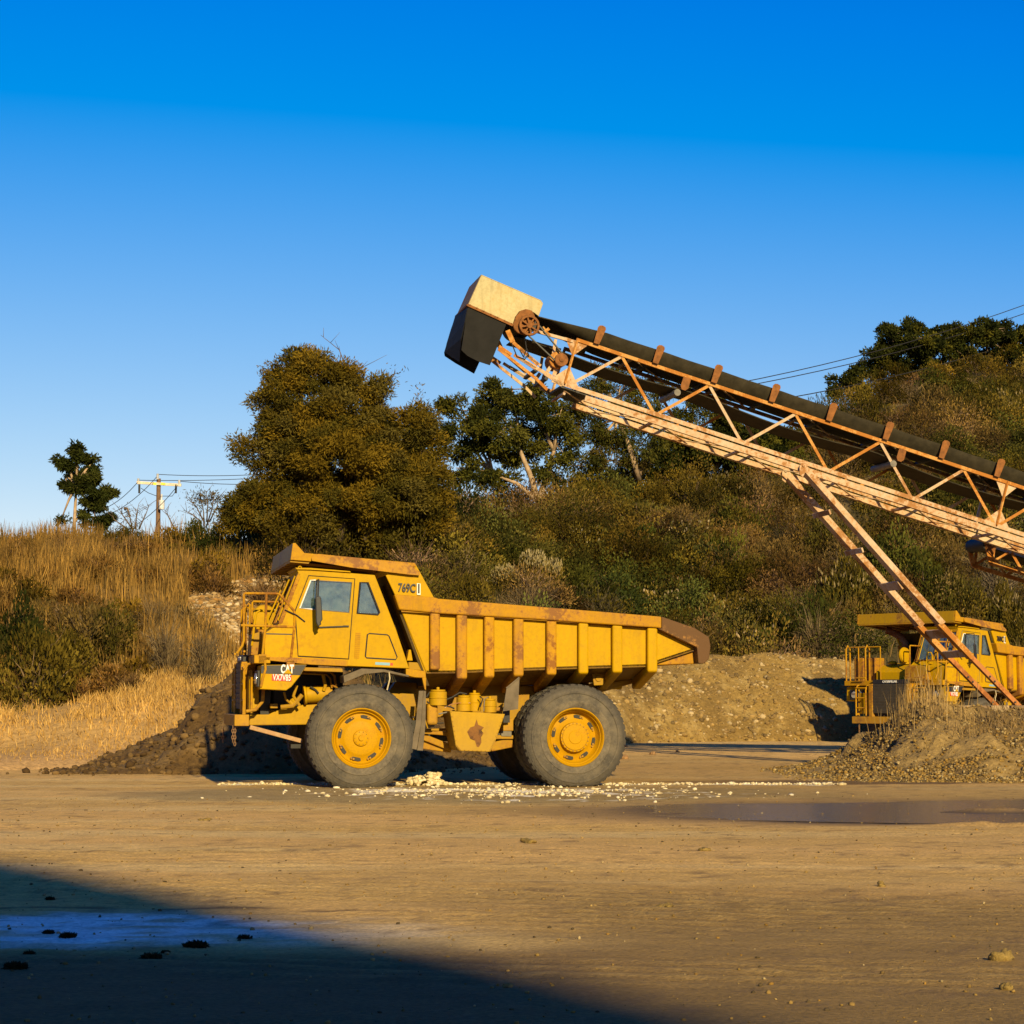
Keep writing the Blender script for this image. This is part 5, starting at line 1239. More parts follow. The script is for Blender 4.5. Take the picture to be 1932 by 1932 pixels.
# ------------------------------------------------------------------ utility pole and wires
PD = 118.0
pb = at(299, 1000, PD); base = Vector((pb.x, PD, float(terr(pb.x, PD))))
pole = empty('utility_pole', base); tag(pole, 'wooden utility pole with a pale crossarm and transformer on the left skyline', 'utility pole')
def U(px, py, dy=0): q = at(px, py, PD + dy); return q - base
wood = plain('pole_wood', (.16, .09, .045), .9)
pale = plain('crossarm_wood', (.62, .52, .36), .8)
yelp = plain('yellow_band', (.75, .55, .05), .6)
top = U(299.5, 903); s_ = MB(); s_.tube([(top.x, 0, -1), (top.x, 0, top.z)], .17, 12, r2=.12); s_.build('pole', wood, pole, smooth=True)
a, b = U(259, 911), U(343, 916); s_ = MB(); s_.beam((a.x, -.18, a.z), (b.x, -.18, b.z), .12, .15); cro = s_.build('crossarm', pale, pole)
for x0, x1 in ((290, 296), (305, 313)): a2, b2 = U(x0, 913), U(x1, 914.4); s_ = MB(); s_.beam((a2.x, -.25, a2.z), (b2.x, -.25, b2.z), .02, .14); s_.build('yellow_band', yelp, cro)
s_ = MB(); a2, b2 = U(303, 945), U(303, 962); s_.tube([(a2.x + .12, -.35, b2.z), (a2.x + .12, -.35, a2.z)], .17, 14); s_.tube([(a2.x + .1, -.35, a2.z), (a2.x + .12, -.35, a2.z + .35)], .05, 8); s_.build('transformer', plain('grey_paint', (.55, .55, .53), .5), pole, smooth=True)
for x0, y0 in ((298.5, 897), (262, 906), (339, 909)):
    q = U(x0, y0); s_ = MB(); s_.tube([(q.x, -.18, q.z - .25), (q.x, -.18, q.z + .08)], .07, 8); s_.build('insulator', plain('insulator_grey', (.4, .4, .4), .4), pole)
for x0 in (264, 333): q = U(x0, 923); s_ = MB(); s_.tube([(q.x, -.2, q.z - .25), (q.x, -.2, q.z + .25)], .06, 8); s_.build('fuse_cutout', M['dark'], pole)
s_ = MB(); s_.tube([U(266, 921), U(280, 930), U(296, 936), U(325, 936), U(333, 925)], .018, 5); s_.build('jumper_wire', M['dark'], pole)
def wire(p, q, sag, label, r=.019, grp='overhead wires'):
    p = Vector(p); q = Vector(q); n = 14; s_ = MB(); c_ = p
    s_.tube([(p.lerp(q, k / n) - p) - Vector((0, 0, sag * 4 * (k / n) * (1 - k / n))) for k in range(n + 1)], r, 5)
    o = s_.build('overhead_wire', M['dark'], None); o.location = p; tag(o, label, 'wire', grp)
wire(at(298, 895, PD), at(560, 890, 121), .15, 'topmost wire running right from the tip of the utility pole')
wire(at(262, 906, PD), at(560, 897, 121), .12, 'middle wire running right from the left end of the crossarm')
wire(at(339, 908, PD), at(560, 910, 121), .15, 'lowest wire running right from the right end of the crossarm')
wire(at(298, 897, PD), at(196, 975, 112), .3, 'upper wire dropping left from the tip of the pole to the small eucalyptus')
wire(at(262, 907, PD), at(180, 965, 112), .3, 'wire dropping left from the left end of the crossarm')
wire(at(339, 911, PD), at(240, 1000, 112), .3, 'lower wire dropping left from the right end of the crossarm across the pole')
wire(at(1380, 725, 96), at(2050, 530, 118), .5, 'upper thin wire crossing the sky at right above the conveyor', .022)
wire(at(1380, 733, 96), at(2050, 548, 118), .5, 'second thin wire crossing the sky at right just below the upper one', .022)
wire(at(1480, 752, 96), at(2050, 600, 118), .4, 'lowest thin wire at right passing in front of the oak trees', .025)
# ------------------------------------------------------------------ foliage
def unit(a): return a / np.maximum(np.linalg.norm(a, axis=1, keepdims=True), 1e-6)
def leaf_quads(Pp, Dd, L, Wd, tilt=None):
    """diamond leaves from P along D"""
    n = len(Pp); L = np.broadcast_to(L, (n,))[:, None]; Wd = np.broadcast_to(Wd, (n,))[:, None]
    side = unit(np.cross(Dd, rng.normal(size=(n, 3)))) * Wd
    return np.stack([Pp, Pp + Dd * L * .45 + side, Pp + Dd * L, Pp + Dd * L * .45 - side], 1).reshape(-1, 3)
def quadF(n): return np.arange(n * 4, dtype=np.int32).reshape(-1, 4)
def ball(n):
    v = unit(rng.normal(size=(n, 3))); return v * rng.random((n, 1)) ** (1 / 3.)

def shrub_cloud(r, h, nl, pal, L=.12, Wd=.018, up=.55, clumps=34, lump=.26, tips=None, jit=.22):
    """a shrub at the origin: leaf clumps over an uneven dome"""
    c = unit(np.abs(rng.normal(size=(clumps, 3))) * np.array([1, 1, .9]) * np.where(rng.random((clumps, 3)) < .5, -1, 1)); c[:, 2] = np.abs(c[:, 2])
    rad = (.45 + .6 * rng.random((clumps, 1))); c0 = c * rad * np.array([r, r, h])
    pal = np.array(pal); cc = pal[rng.integers(0, len(pal), clumps)] * (1 + (rng.random((clumps, 1)) - .5) * .9)
    k = rng.integers(0, clumps, nl); b = ball(nl) * lump * r * (1 + .3 * rng.random((nl, 1)))
    Pp = c0[k] + b; Pp[:, 2] = np.maximum(Pp[:, 2], 0)
    Dd = unit(c[k] * .5 + unit(b) * .45 + np.array([0, 0, up]) + rng.normal(size=(nl, 3)) * .35)
    C = cc[k] * (1 + (rng.random((nl, 1)) - .5) * 2 * jit)
    if tips is not None:
        m = (b[:, 2] > .10 * r * lump) & (rng.random(nl) < tips[1]) & (Pp[:, 2] > h * .5); C[m] = np.array(tips[0]) * (.8 + .4 * rng.random((m.sum(), 1)))
    return Pp, Dd, L * (.6 + .8 * rng.random(nl)), Wd * (.7 + .6 * rng.random(nl)), C
def twig_cloud(r, h, nt, col, segs=4, w=.012):
    """bare branching twigs: thin ribbons fanning up from the root"""
    V = []; C = []
    a = rng.random(nt) * 6.283; s = rng.random(nt); b0 = np.stack([np.cos(a) * r * .4 * s, np.sin(a) * r * .4 * s, h * .5 * rng.random(nt)], 1)
    d = unit(np.stack([np.cos(a) * (.3 + s), np.sin(a) * (.3 + s), .5 + .7 * rng.random(nt)], 1)); l = h * (.25 + .5 * rng.random(nt)) / segs
    p = b0; ww = w * (.5 + rng.random(nt)); side = unit(np.cross(d, rng.normal(size=(nt, 3)))); cc = np.array(col) * (.6 + .8 * rng.random((nt, 1)))
    for k in range(segs):
        q = p + d * l[:, None]; w0 = (ww * (1 - k / segs))[:, None]; w1 = (ww * (1 - (k + 1) / segs) + .002)[:, None]
        V.append(np.stack([p - side * w0, p + side * w0, q + side * w1, q - side * w1], 1)); C.append(np.repeat(cc[:, None], 4, 1))
        p = q; d = unit(d + rng.normal(size=(nt, 3)) * .30 + np.array([0, 0, -.05]))
    return np.concatenate(V).reshape(-1, 3), np.concatenate(C).reshape(-1, 3)

OLIVE = [(.120, .088, .013), (.085, .068, .012), (.155, .110, .018), (.060, .052, .012)]
GREEN = [(.060, .064, .012), (.080, .080, .014), (.042, .046, .010), (.110, .098, .018)]
BROWN = [(.165, .105, .030), (.125, .082, .022), (.21, .135, .042), (.095, .068, .020)]
GREYB = [(.15, .11, .05), (.11, .082, .036), (.085, .066, .03)]
DARK = [(.034, .040, .009), (.048, .052, .011), (.026, .031, .008)]
BRIGHT = [(.095, .105, .016), (.075, .088, .015), (.12, .12, .02)]
GOLD = [(.46, .27, .065), (.36, .20, .045), (.54, .34, .10), (.28, .15, .035)]

SH = {}
def proto(key, r, h, nl, pal, tw=0, twc=(.20, .14, .08), **kw):
    a = shrub_cloud(r, h, nl, pal, **kw); V = leaf_quads(a[0], a[1], a[2], a[3]); C = np.repeat(a[4], 4, 0)
    if tw:
        v2, c2 = twig_cloud(r, h * 1.1, tw, twc); V = np.concatenate([V, v2]); C = np.concatenate([C, c2])
    SH[key] = (V, C)
for k in range(3):
    proto('olive%d' % k, 1.0, .95, 4400, OLIVE, tw=50, clumps=30 + 8 * k, L=.080, Wd=.021, up=.25)
    proto('green%d' % k, 1.0, 1.0, 4200, GREEN, clumps=26 + 6 * k, L=.080, Wd=.024, up=.15)
    proto('brown%d' % k, 1.0, .9, 3400, BROWN, tw=150, clumps=26 + 6 * k, L=.095, Wd=.015, up=.3)
    proto('pale%d' % k, 1.0, .95, 3400, OLIVE, clumps=28, L=.095, Wd=.024, tips=((.30, .23, .11) if k != 1 else (.36, .29, .14), .20 + .55 * (k == 1)))
    proto('dead%d' % k, 1.0, 1.0, 500, GREYB, tw=420, twc=(.20, .145, .075), clumps=20, L=.10, Wd=.012)
    proto('dark%d' % k, 1.0, 1.05, 3600, DARK, clumps=24, L=.11, Wd=.03, up=.15)
    proto('bright%d' % k, 1.0, 1.0, 3600, BRIGHT, clumps=24, L=.15, Wd=.014, up=.9)
SHM = {k: np_mesh('foliage_' + k[:-1], v, quadF(len(v) // 4), c) for k, (v, c) in SH.items()}
for m_ in SHM.values(): m_.materials.append(M['leaf'])

# filler chaparral: one mass
Vs = []; Cs = []; cnt = 0
def add_to(mass, key, pos, s, sz, tint=1.0, keep=.4):
    v, c = SH[key]; nq = len(v) // 4; kq = rng.permutation(nq)[:int(nq * keep)]
    v = v.reshape(-1, 4, 3)[kq]; c = c.reshape(-1, 4, 3)[kq]
    mid = v.mean(1, keepdims=True); v = mid + (v - mid) * 1.25 / s            # keep leaves their own size
    a = rng.random() * 6.28; ca, sa = math.cos(a), math.sin(a)
    x = (v[..., 0] * ca - v[..., 1] * sa) * s + pos[0]; y = (v[..., 0] * sa + v[..., 1] * ca) * s + pos[1]; z = v[..., 2] * s * sz + pos[2]
    mass[0].append(np.stack([x, y, z], -1).reshape(-1, 3)); mass[1].append((c * tint).reshape(-1, 3))
mass = ([], [])
n = 480
uu = rng.uniform(560, 2500, n * 2); tt = rng.random(n * 2) ** .9 * 1.05
num = 0
for u, t in zip(uu, tt):
    if num >= n: break
    if u < 900 and rng.random() < .25: continue
    d0 = float(np.interp(u, UT, D0)); dc = float(np.interp(u, UT, DC)); t_ = t if u < 1000 else .05 + t * .95
    if u < 820 and t < .25: continue
    Yq = d0 + 2.5 + t_ * (dc - d0 - 2.0); Xq = (u - 966) / FPX * Yq; zq = float(terr(Xq, Yq)) - .15
    f = float(fbm(Xq * .16, Yq * .16, 200, 3)); f2 = float(fbm(Xq * .22, Yq * .22, 210, 3)); rr = rng.random()
    if f2 > .70: kd = 'green'
    elif f > .56: kd = 'brown' if rr < .62 else ('olive' if rr < .8 else 'dead')
    elif f < .42: kd = 'olive' if rr < .9 else 'pale'
    else: kd = ['olive', 'brown', 'pale', 'green', 'dead', 'bright', 'dark'][int(np.searchsorted([.48, .68, .74, .84, .90, .94], rr))]
    s = rng.uniform(.85, 1.75)
    add_to(mass, kd + ('0' if kd == 'pale' else str(rng.integers(0, 3))), (Xq, Yq, zq), s, rng.uniform(.85, 1.3), rng.choice([.45, .65, .9, 1.0, 1.25, 1.6]) * np.array([rng.uniform(.9, 1.15), 1, rng.uniform(.8, 1.3)]), keep=.68); num += 1
for k in range(110):
    u = rng.uniform(-400, 560); t = rng.uniform(.22, .95); d0 = float(np.interp(u, UT, D0)); dc = float(np.interp(u, UT, DC)); Yq = d0 + t * (dc - d0); Xq = (u - 966) / FPX * Yq
    if 345 < u < 600 and .2 < t < .55: continue
    add_to(mass, ['brown', 'dead', 'brown', 'olive'][k % 4] + str(k % 3), (Xq, Yq, float(terr(Xq, Yq)) - .1), rng.uniform(.35, .8), rng.uniform(.8, 1.3), rng.uniform(.8, 1.2) * np.array([1.15, .95, .8]), keep=.4)
# crest of the left bank, margins out of the frame
for k in range(80):
    u = rng.uniform(-500, 620); t = rng.uniform(.80, 1.02) if u > 0 else rng.uniform(.1, 1.1)
    d0 = float(np.interp(u, UT, D0)); dc = float(np.interp(u, UT, DC)); Yq = d0 + t * (dc - d0); Xq = (u - 966) / FPX * Yq
    add_to(mass, ['olive', 'brown', 'brown', 'dead'][k % 4] + str(k % 3), (Xq, Yq, float(terr(Xq, Yq)) - .25), rng.uniform(.4, .85), .8, rng.uniform(.8, 1.2), keep=.35)
V = np.concatenate(mass[0]); C = np.concatenate(mass[1]); print('brush quads', len(V) // 4)
tag(link('brush', np_mesh('brush', V, quadF(len(V) // 4), C), M['leaf']), 'dense olive and brown chaparral covering the hillside', kind='stuff')

# shrubs one can tell apart
WORD = {'olive': ('olive_shrub', 'olive green shrub'), 'green': ('green_shrub', 'green leafy shrub'), 'brown': ('brown_shrub', 'brown dry shrub'), 'pale': ('flowering_shrub', 'shrub with cream seed heads'),
        'dead': ('bare_shrub', 'bare grey twiggy shrub'), 'dark': ('dark_shrub', 'very dark green shrub'), 'bright': ('broom_shrub', 'bright green upright broom shrub')}
def shrub(kd, px, py, rpx, hpx, label, idx=None):
    """a shrub whose foot stands at the picture point (px, py); radius and height in picture units"""
    p = hit(px, py); k = SHM[kd + str(idx if idx is not None else (int(rng.integers(0, 2)) * 2 if kd == 'pale' else rng.integers(0, 3)))]
    o = bpy.data.objects.new(WORD[kd][0], k); COL.objects.link(o); s = p.y / FPX
    o.location = (p.x, p.y + rpx * s * .3, p.z - .15); o.scale = (rpx * s, rpx * s, hpx * s * 1.05); o.rotation_euler = (0, 0, rng.random() * 6.28)
    tag(o, label, 'shrub', WORD[kd][1] + 's on the hillside'); return o
for a in [
    ('olive', 55, 1330, 85, 150, 'large dark olive bush at the left edge below the tall dry grass'),
    ('brown', 20, 1250, 60, 100, 'brown bush at the very left edge beside the large olive one'),
    ('olive', 205, 1250, 55, 105, 'olive bush at the right end of the left edge group'),
    ('brown', 130, 1215, 80, 100, 'brown bush with grey twigs in the middle of the left edge group'),
    ('dark', 30, 1270, 60, 120, 'dark green bush behind the large one at the left edge'),
    ('brown', 165, 1255, 95, 130, 'broad brown bush right of the large olive bush at the left edge'),
    ('olive', 118, 1290, 60, 110, 'olive bush between the left edge bush and the broad brown one'),
    ('brown', 90, 1180, 80, 60, 'brown bush crowning the green bushes at the left edge'),
    ('dead', 310, 1275, 48, 120, 'grey twiggy bush in the golden grass left of the front deck'),
    ('dead', 385, 1290, 52, 125, 'grey twiggy bush nearest the railings of the middle truck'),
    ('brown', 345, 1200, 55, 70, 'brown brush below the stone rubble at left'),
    ('dead', 290, 1200, 50, 80, 'grey brush above the golden grass, left of the stone rubble'),
    ('olive', 240, 1025, 40, 38, 'low olive bush on the left skyline just right of the small eucalyptus'),
    ('olive', 290, 1020, 45, 38, 'low olive bush on the skyline at the foot of the utility pole'),
    ('green', 350, 1035, 45, 55, 'green bush on the left skyline right of the utility pole'),
    ('olive', 450, 1032, 55, 80, 'olive bush under the left edge of the big acacia crown'),
    ('olive', 515, 1036, 60, 85, 'olive bush under the left half of the big acacia crown'),
    ('dark', 565, 1035, 50, 66, 'dark bush at the trunk foot of the big acacia'),
    ('dark', 402, 1045, 36, 52, 'dark green bush hanging below the skyline left of the big acacia'),
    ('olive', 385, 1015, 40, 45, 'olive bush on the skyline between the pole and the big acacia'),
    ('brown', 440, 1000, 35, 55, 'rusty brown bush at the left foot of the big acacia'),
    ('brown', 110, 1010, 30, 22, 'small brown bush on the skyline under the small eucalyptus'),
    ('olive', 20, 1022, 35, 22, 'small olive bush on the skyline at the left edge'),
    ('brown', 640, 1055, 50, 50, 'brown bush under the right side of the big acacia'),
    ('olive', 720, 1075, 55, 60, 'olive bush at the right foot of the big acacia'),
    ('olive', 830, 1000, 50, 80, 'olive bush in the gap between the acacia and the eucalyptus'),
    ('green', 880, 950, 55, 75, 'green bush at the left foot of the tall eucalyptus'),
    ('olive', 960, 965, 55, 50, 'olive bush at the foot of the forked eucalyptus trunk'),
    ('pale', 995, 1118, 52, 82, 'bright cream topped bush above the top rail of the truck bed', 1),
    ('pale', 945, 1125, 34, 62, 'small cream topped bush left of the brightest one', 1),
    ('pale', 1035, 1122, 34, 70, 'small cream topped bush right of the brightest one', 1),
    ('dead', 985, 1180, 55, 80, 'bare twigs below the cream topped bushes'),
    ('olive', 870, 1165, 65, 90, 'olive bush just above the number panel of the dump bed'),
    ('olive', 900, 1080, 60, 70, 'olive bush left of the cream topped bushes'),
    ('dead', 860, 1100, 50, 70, 'grey twigs above the number panel of the dump bed'),
    ('green', 1080, 1150, 60, 80, 'green bush over the middle of the dump bed rail'),
    ('olive', 1140, 1190, 55, 75, 'olive bush over the middle of the dump bed'),
    ('brown', 1060, 1060, 60, 50, 'brown bush right above the cream topped bushes'),
    ('bright', 1190, 945, 45, 70, 'bright broom bush below the discharge end of the conveyor'),
    ('bright', 1240, 930, 40, 60, 'second bright broom bush right of the first one under the conveyor'),
    ('brown', 1290, 930, 45, 65, 'brown bush under the middle of the conveyor'),
    ('dark', 1390, 900, 45, 70, 'dark bush just left of the top of the conveyor legs'),
    ('dark', 1330, 890, 45, 65, 'dark bush below the conveyor between two trees'),
    ('brown', 1430, 960, 60, 80, 'brown bush left of the upper conveyor legs'),
    ('pale', 1385, 950, 26, 30, 'pale bleached bush left of the upper conveyor legs'),
    ('olive', 1370, 1010, 60, 65, 'olive bush in the middle of the slope under the conveyor'),
    ('dark', 1350, 1080, 50, 50, 'dark bush in a hollow in the middle of the slope'),
    ('brown', 1290, 1010, 60, 60, 'brown brush on the middle of the slope'),
    ('dead', 1250, 1060, 60, 50, 'grey brush on the middle of the slope above the bed'),
    ('olive', 1210, 1110, 60, 60, 'olive bush on the slope above the rear half of the bed'),
    ('pale', 1340, 1190, 50, 65, 'cream flecked bush above the tail of the dump bed'),
    ('green', 1290, 1215, 45, 60, 'green bush just above the tail of the dump bed'),
    ('pale', 1430, 1225, 45, 70, 'cream flecked bush above the ochre bank, left one'),
    ('bright', 1370, 1245, 40, 55, 'bright green bush on top of the ochre bank, left one'),
    ('bright', 1440, 1250, 50, 60, 'bright green bush on top of the ochre bank in the middle'),
    ('pale', 1500, 1220, 45, 75, 'cream flecked bush above the ochre bank, middle one'),
    ('dead', 1545, 1245, 60, 95, 'large tangle of bare grey branches left of the second truck'),
    ('dead', 1500, 1170, 55, 60, 'tangle of bare branches higher up left of the second truck'),
    ('brown', 1565, 1190, 55, 80, 'brown bush above the roof of the second truck'),
    ('pale', 1600, 1160, 60, 110, 'pale grey green bush crossed by the conveyor legs'),
    ('green', 1700, 1120, 75, 120, 'large grey green bush right of the conveyor legs'),
    ('green', 1760, 1160, 60, 90, 'green bush behind the canopy of the second truck'),
    ('brown', 1800, 1100, 60, 80, 'brown bush above the second truck at right'),
    ('dead', 1850, 1090, 55, 60, 'grey twiggy bush below the small conveyor at right'),
    ('olive', 1820, 1180, 50, 90, 'olive bush right behind the cab of the second truck'),
    ('pale', 1890, 1190, 45, 90, 'cream topped bush at the right edge behind the second truck'),
    ('pale', 1930, 1215, 40, 80, 'cream topped bush cut by the right edge of the photo'),
    ('dark', 1650, 1080, 45, 55, 'dark bush in a hollow beside the conveyor legs'),
    ('olive', 1560, 1060, 60, 80, 'olive bush left of the middle of the conveyor legs'),
    ('brown', 1480, 1080, 60, 70, 'brown bush on the slope left of the conveyor legs'),
    ('dead', 1490, 1010, 60, 60, 'grey brush beside the upper conveyor legs'),
    ('brown', 1700, 850, 50, 60, 'brown bush above the belt of the conveyor at right'),
    ('brown', 1765, 800, 60, 75, 'tall feathery brown bush on the upper right slope'),
    ('olive', 1640, 800, 50, 70, 'olive bush on the right skyline left of the oaks'),
    ('pale', 1640, 830, 35, 45, 'cream flecked bush near the right skyline'),
    ('pale', 1870, 780, 45, 60, 'cream flecked bush on the upper right slope'),
    ('pale', 1920, 800, 45, 60, 'cream flecked bush on the upper slope at the right edge'),
    ('green', 1800, 860, 50, 60, 'green bush above the conveyor belt near the right edge'),
    ('brown', 1870, 850, 50, 60, 'brown bush above the conveyor belt at the right edge'),
    ('dead', 1740, 870, 50, 45, 'grey brush just above the conveyor belt at right'),
    ('brown', 1590, 930, 50, 60, 'brown bush seen through the lattice right of the legs'),
    ('olive', 1660, 960, 55, 60, 'olive bush seen under the conveyor right of the legs'),
    ('olive', 1750, 1010, 55, 60, 'olive bush under the right part of the conveyor'),
    ('brown', 1150, 1010, 60, 45, 'brown brush below the forked eucalyptus'),
    ('dead', 1100, 1030, 60, 40, 'flattened grey brush on the bare patch of the slope'),
]: shrub(*a)

# weed tufts lying on the pale patch in the shade
def tuft(px, py, w, label):
    w *= .72; d = ray(px, py); s = HCAM / -d.z; V, C = twig_cloud(w, w * .55, 70, (.045, .035, .016), segs=3, w=.006)
    n = 260; Pp = ball(n) * np.array([w * .55, w * .4, w * .14]); Pp[:, 2] = np.abs(Pp[:, 2]); Dd = unit(rng.normal(size=(n, 3)) + np.array([0, 0, .4]))
    V2_ = leaf_quads(Pp, Dd, w * .28, w * .07); V = np.concatenate([V * .75, V2_]); C = np.concatenate([C, np.tile([.040, .032, .014], (4 * n, 1))])
    o = link('weed_tuft', np_mesh('weed_tuft', V, quadF(len(V) // 4), C), M['straw']); o.location = (d.x * s, d.y * s, float(gz(d.x * s, d.y * s)))
    tag(o, label, 'weeds', 'weed tufts on the pale patch')
for a in [(95, 1700, .10, 'dark weed tuft at the top of the pale patch'), (92, 1764, .10, 'dark weed tuft at the left middle of the pale patch'), (128, 1774, .13, 'dark weed tuft in the middle of the pale patch'),
          (55, 1804, .10, 'dark weed tuft at the left of the pale patch'), (30, 1828, .17, 'broad dark weed tuft at the lower left of the pale patch'), (370, 1787, .18, 'long dark weed tuft at the right of the pale patch'),
          (285, 1810, .16, 'dark weed tuft at the lower middle of the pale patch'), (313, 1802, .07, 'small dark weed tuft beside a longer one on the pale patch'), (460, 1771, .12, 'flat dark weed tuft at the right edge of the pale patch')]: tuft(*a)

# trees
def limb(s_, pts, r0, r1, n=7): s_.tube(pts, r0, n, r2=r1)
def tree(name, base, Y, trunks, lobes, pal, label, L=.13, Wd=.025, droop=0., bark='bark', clump=.30, dens=1.0, group=None, twigs=None, seed=0):
    """trunks: lists of picture points; lobes: (px, py, rx, ry, leaves[, depth]) in picture units, placed round the depth Y"""
    b = at(base[0], base[1], Y); t = empty(name, b); s = Y / FPX
    tag(t, label, 'tree', group)
    s_ = MB()
    for path in trunks:
        w0, w1 = path[0]; pts = [at(x, y, Y + (0 if i == 0 else rng.normal() * .25)) - b for i, (x, y) in enumerate(path[1:])]
        limb(s_, pts, w0, w1)
    # limbs out to the lobes
    top = [at(*path[len(path) // 2 + (len(path) > 3)], Y) - b for path in trunks]
    AP = []; AD = []; AC = []; pal = np.array(pal)
    for i, lo in enumerate(lobes):
        px, py, rx, ry, nl = lo[:5]; dy = lo[5] if len(lo) > 5 else rng.normal() * rx * s * .35
        c = np.array(at(px, py, Y + dy) - b); ex = np.array([rx * s, rx * s * .85, ry * s])
        tp_ = min(top, key=lambda q: (q - Vector(c)).length); m_ = tp_.lerp(Vector(c), .5) + Vector((0, 0, .15))
        limb(s_, [tp_, m_, Vector(c) + Vector((0, 0, ry * s * .3))], .07, .02, 5)
        ncl = max(5, int(ex[0] * ex[2] * 26)); dd = unit(rng.normal(size=(ncl, 3))); cc = c + dd * ex * (.35 + .65 * rng.random((ncl, 1)) ** .5)
        for j in range(0, ncl, 4): limb(s_, [Vector(c), Vector(c * .45 + cc[j] * .55) + Vector((0, 0, .05)), Vector(cc[j])], .022, .006, 4)
        n = int(nl * (2.3 if name == 'acacia_tree' else 2.0) * dens); k = rng.integers(0, ncl, n); bb = ball(n) * clump * (.7 + .6 * rng.random((n, 1)))
        bb[:, 2] *= .75
        AP.append(cc[k] + bb); AD.append(unit(dd[k] * .45 + unit(bb) * .35 + rng.normal(size=(n, 3)) * .62 + np.array([0, 0, .15 - droop])))
        colc = pal[rng.integers(0, len(pal), ncl)] * (1 + (rng.random((ncl, 1)) - .5) * .35); AC.append(colc[k] * (1 + (rng.random((n, 1)) - .5) * .5))
    for path, nl in (twigs or []):
        pts = [at(x, y, Y) - b for x, y in path]; limb(s_, pts, .03, .006, 5)
        for q0, q1 in zip(pts[:-1], pts[1:]):
            for j in range(4):
                a = q0.lerp(q1, rng.random()); limb(s_, [a, a + Vector((rng.normal() * .25, rng.normal() * .2, .12 + .25 * rng.random()))], .010, .004, 4)
        if nl:
            q = np.array([pts[i][:] for i in rng.integers(0, len(pts), nl)]) + rng.normal(size=(nl, 3)) * .16
            AP.append(q); AD.append(unit(rng.normal(size=(nl, 3)) + np.array([0, 0, .3]))); AC.append(pal[rng.integers(0, len(pal), nl)])
    s_.build('trunk', M[bark], t, smooth='all')
    Pp = np.concatenate(AP); Dd = np.concatenate(AD); C = np.concatenate(AC); n = len(Pp)
    V = leaf_quads(Pp, Dd, L * (.6 + .8 * rng.random(n)), Wd * (.7 + .6 * rng.random(n)))
    link('crown', np_mesh('crown', V, quadF(n), np.repeat(C, 4, 0)), M['leaf'], t)
    return t
ACA = [(.160, .108, .012), (.120, .088, .012), (.195, .128, .014), (.085, .070, .012), (.135, .105, .022)]
EUC = [(.10, .092, .014), (.085, .082, .013), (.055, .058, .012), (.105, .096, .018), (.040, .044, .010)]
tree('acacia_tree', (610, 1015), 67, [[(.18, .05), (560, 1020), (565, 960), (570, 900), (585, 830)], [(.16, .04), (640, 1020), (650, 960), (660, 900), (655, 830)], [(.14, .04), (690, 1020), (710, 960), (730, 900), (745, 860)]],
     [(565, 700, 38, 34, 1500), (600, 700, 46, 36, 2200), (640, 722, 52, 36, 2300), (530, 735, 40, 40, 2000), (515, 770, 34, 34, 1300), (675, 735, 40, 28, 900), (462, 955, 34, 26, 1000), (448, 982, 34, 20, 800), (560, 1000, 70, 24, 1800), (560, 800, 62, 45, 3600), (640, 790, 70, 50, 4600), (700, 800, 60, 45, 3600), (720, 745, 30, 26, 700), (560, 850, 50, 35, 2400),
      (640, 860, 80, 45, 5000), (720, 860, 70, 50, 4600), (780, 800, 42, 32, 1500), (795, 850, 40, 50, 2600), (800, 920, 48, 50, 3200), (740, 930, 75, 50, 5200), (660, 935, 75, 45, 4600), (580, 920, 60, 38, 3000), (510, 915, 48, 32, 2200),
      (470, 930, 36, 30, 1500), (520, 960, 60, 30, 2800), (480, 965, 45, 25, 1500), (600, 980, 55, 26, 2400), (680, 985, 70, 34, 3600), (760, 980, 60, 32, 2800), (710, 1015, 50, 25, 1800), (800, 975, 40, 35, 1800), (478, 855, 26, 20, 450), (500, 870, 22, 22, 420), (455, 838, 14, 12, 160), (520, 700, 12, 30, 260), (805, 780, 16, 24, 260), (530, 800, 40, 34, 1500), (510, 850, 36, 30, 1100), (560, 905, 70, 50, 3000), (620, 850, 80, 60, 3600), (700, 870, 80, 60, 3600), (770, 900, 60, 60, 2600), (620, 950, 100, 50, 3600), (740, 960, 80, 50, 3000)],
     ACA, 'big olive brown acacia tree standing behind the cab of the middle truck', L=.14, Wd=.020, dens=1.35, clump=.40, twigs=[([(650, 760), (655, 700), (640, 660), (605, 632)], 0), ([(620, 740), (600, 690), (575, 665)], 60), ([(700, 760), (730, 720), (745, 706)], 90), ([(790, 790), (788, 740)], 60), ([(650, 730), (672, 700), (690, 690)], 0)])
tree('eucalyptus_tree', (1012, 938), 82, [[(.16, .05), (1012, 945), (1004, 905), (985, 860), (960, 800)], [(.14, .04), (1018, 945), (1030, 900), (1045, 850), (1050, 800)], [(.11, .04), (1008, 940), (975, 912), (930, 895)]],
     [(965, 735, 48, 24, 2000), (930, 760, 40, 26, 1500), (1000, 755, 45, 28, 1800), (870, 775, 45, 24, 1500), (850, 805, 35, 25, 1000), (905, 795, 35, 20, 900), (1010, 800, 55, 30, 2100), (940, 820, 60, 28, 2300), (980, 855, 50, 28, 1800), (905, 850, 40, 24, 1100), (865, 850, 28, 30, 600), (1050, 840, 40, 40, 1500),
      (1060, 780, 45, 40, 1500), (900, 895, 40, 22, 1200), (940, 905, 30, 16, 700), (1040, 890, 36, 26, 700), (860, 890, 22, 24, 400)], EUC, 'spreading eucalyptus with a pale forked trunk right of the acacia', L=.16, Wd=.030, bark='palebark', droop=.25, clump=.34)
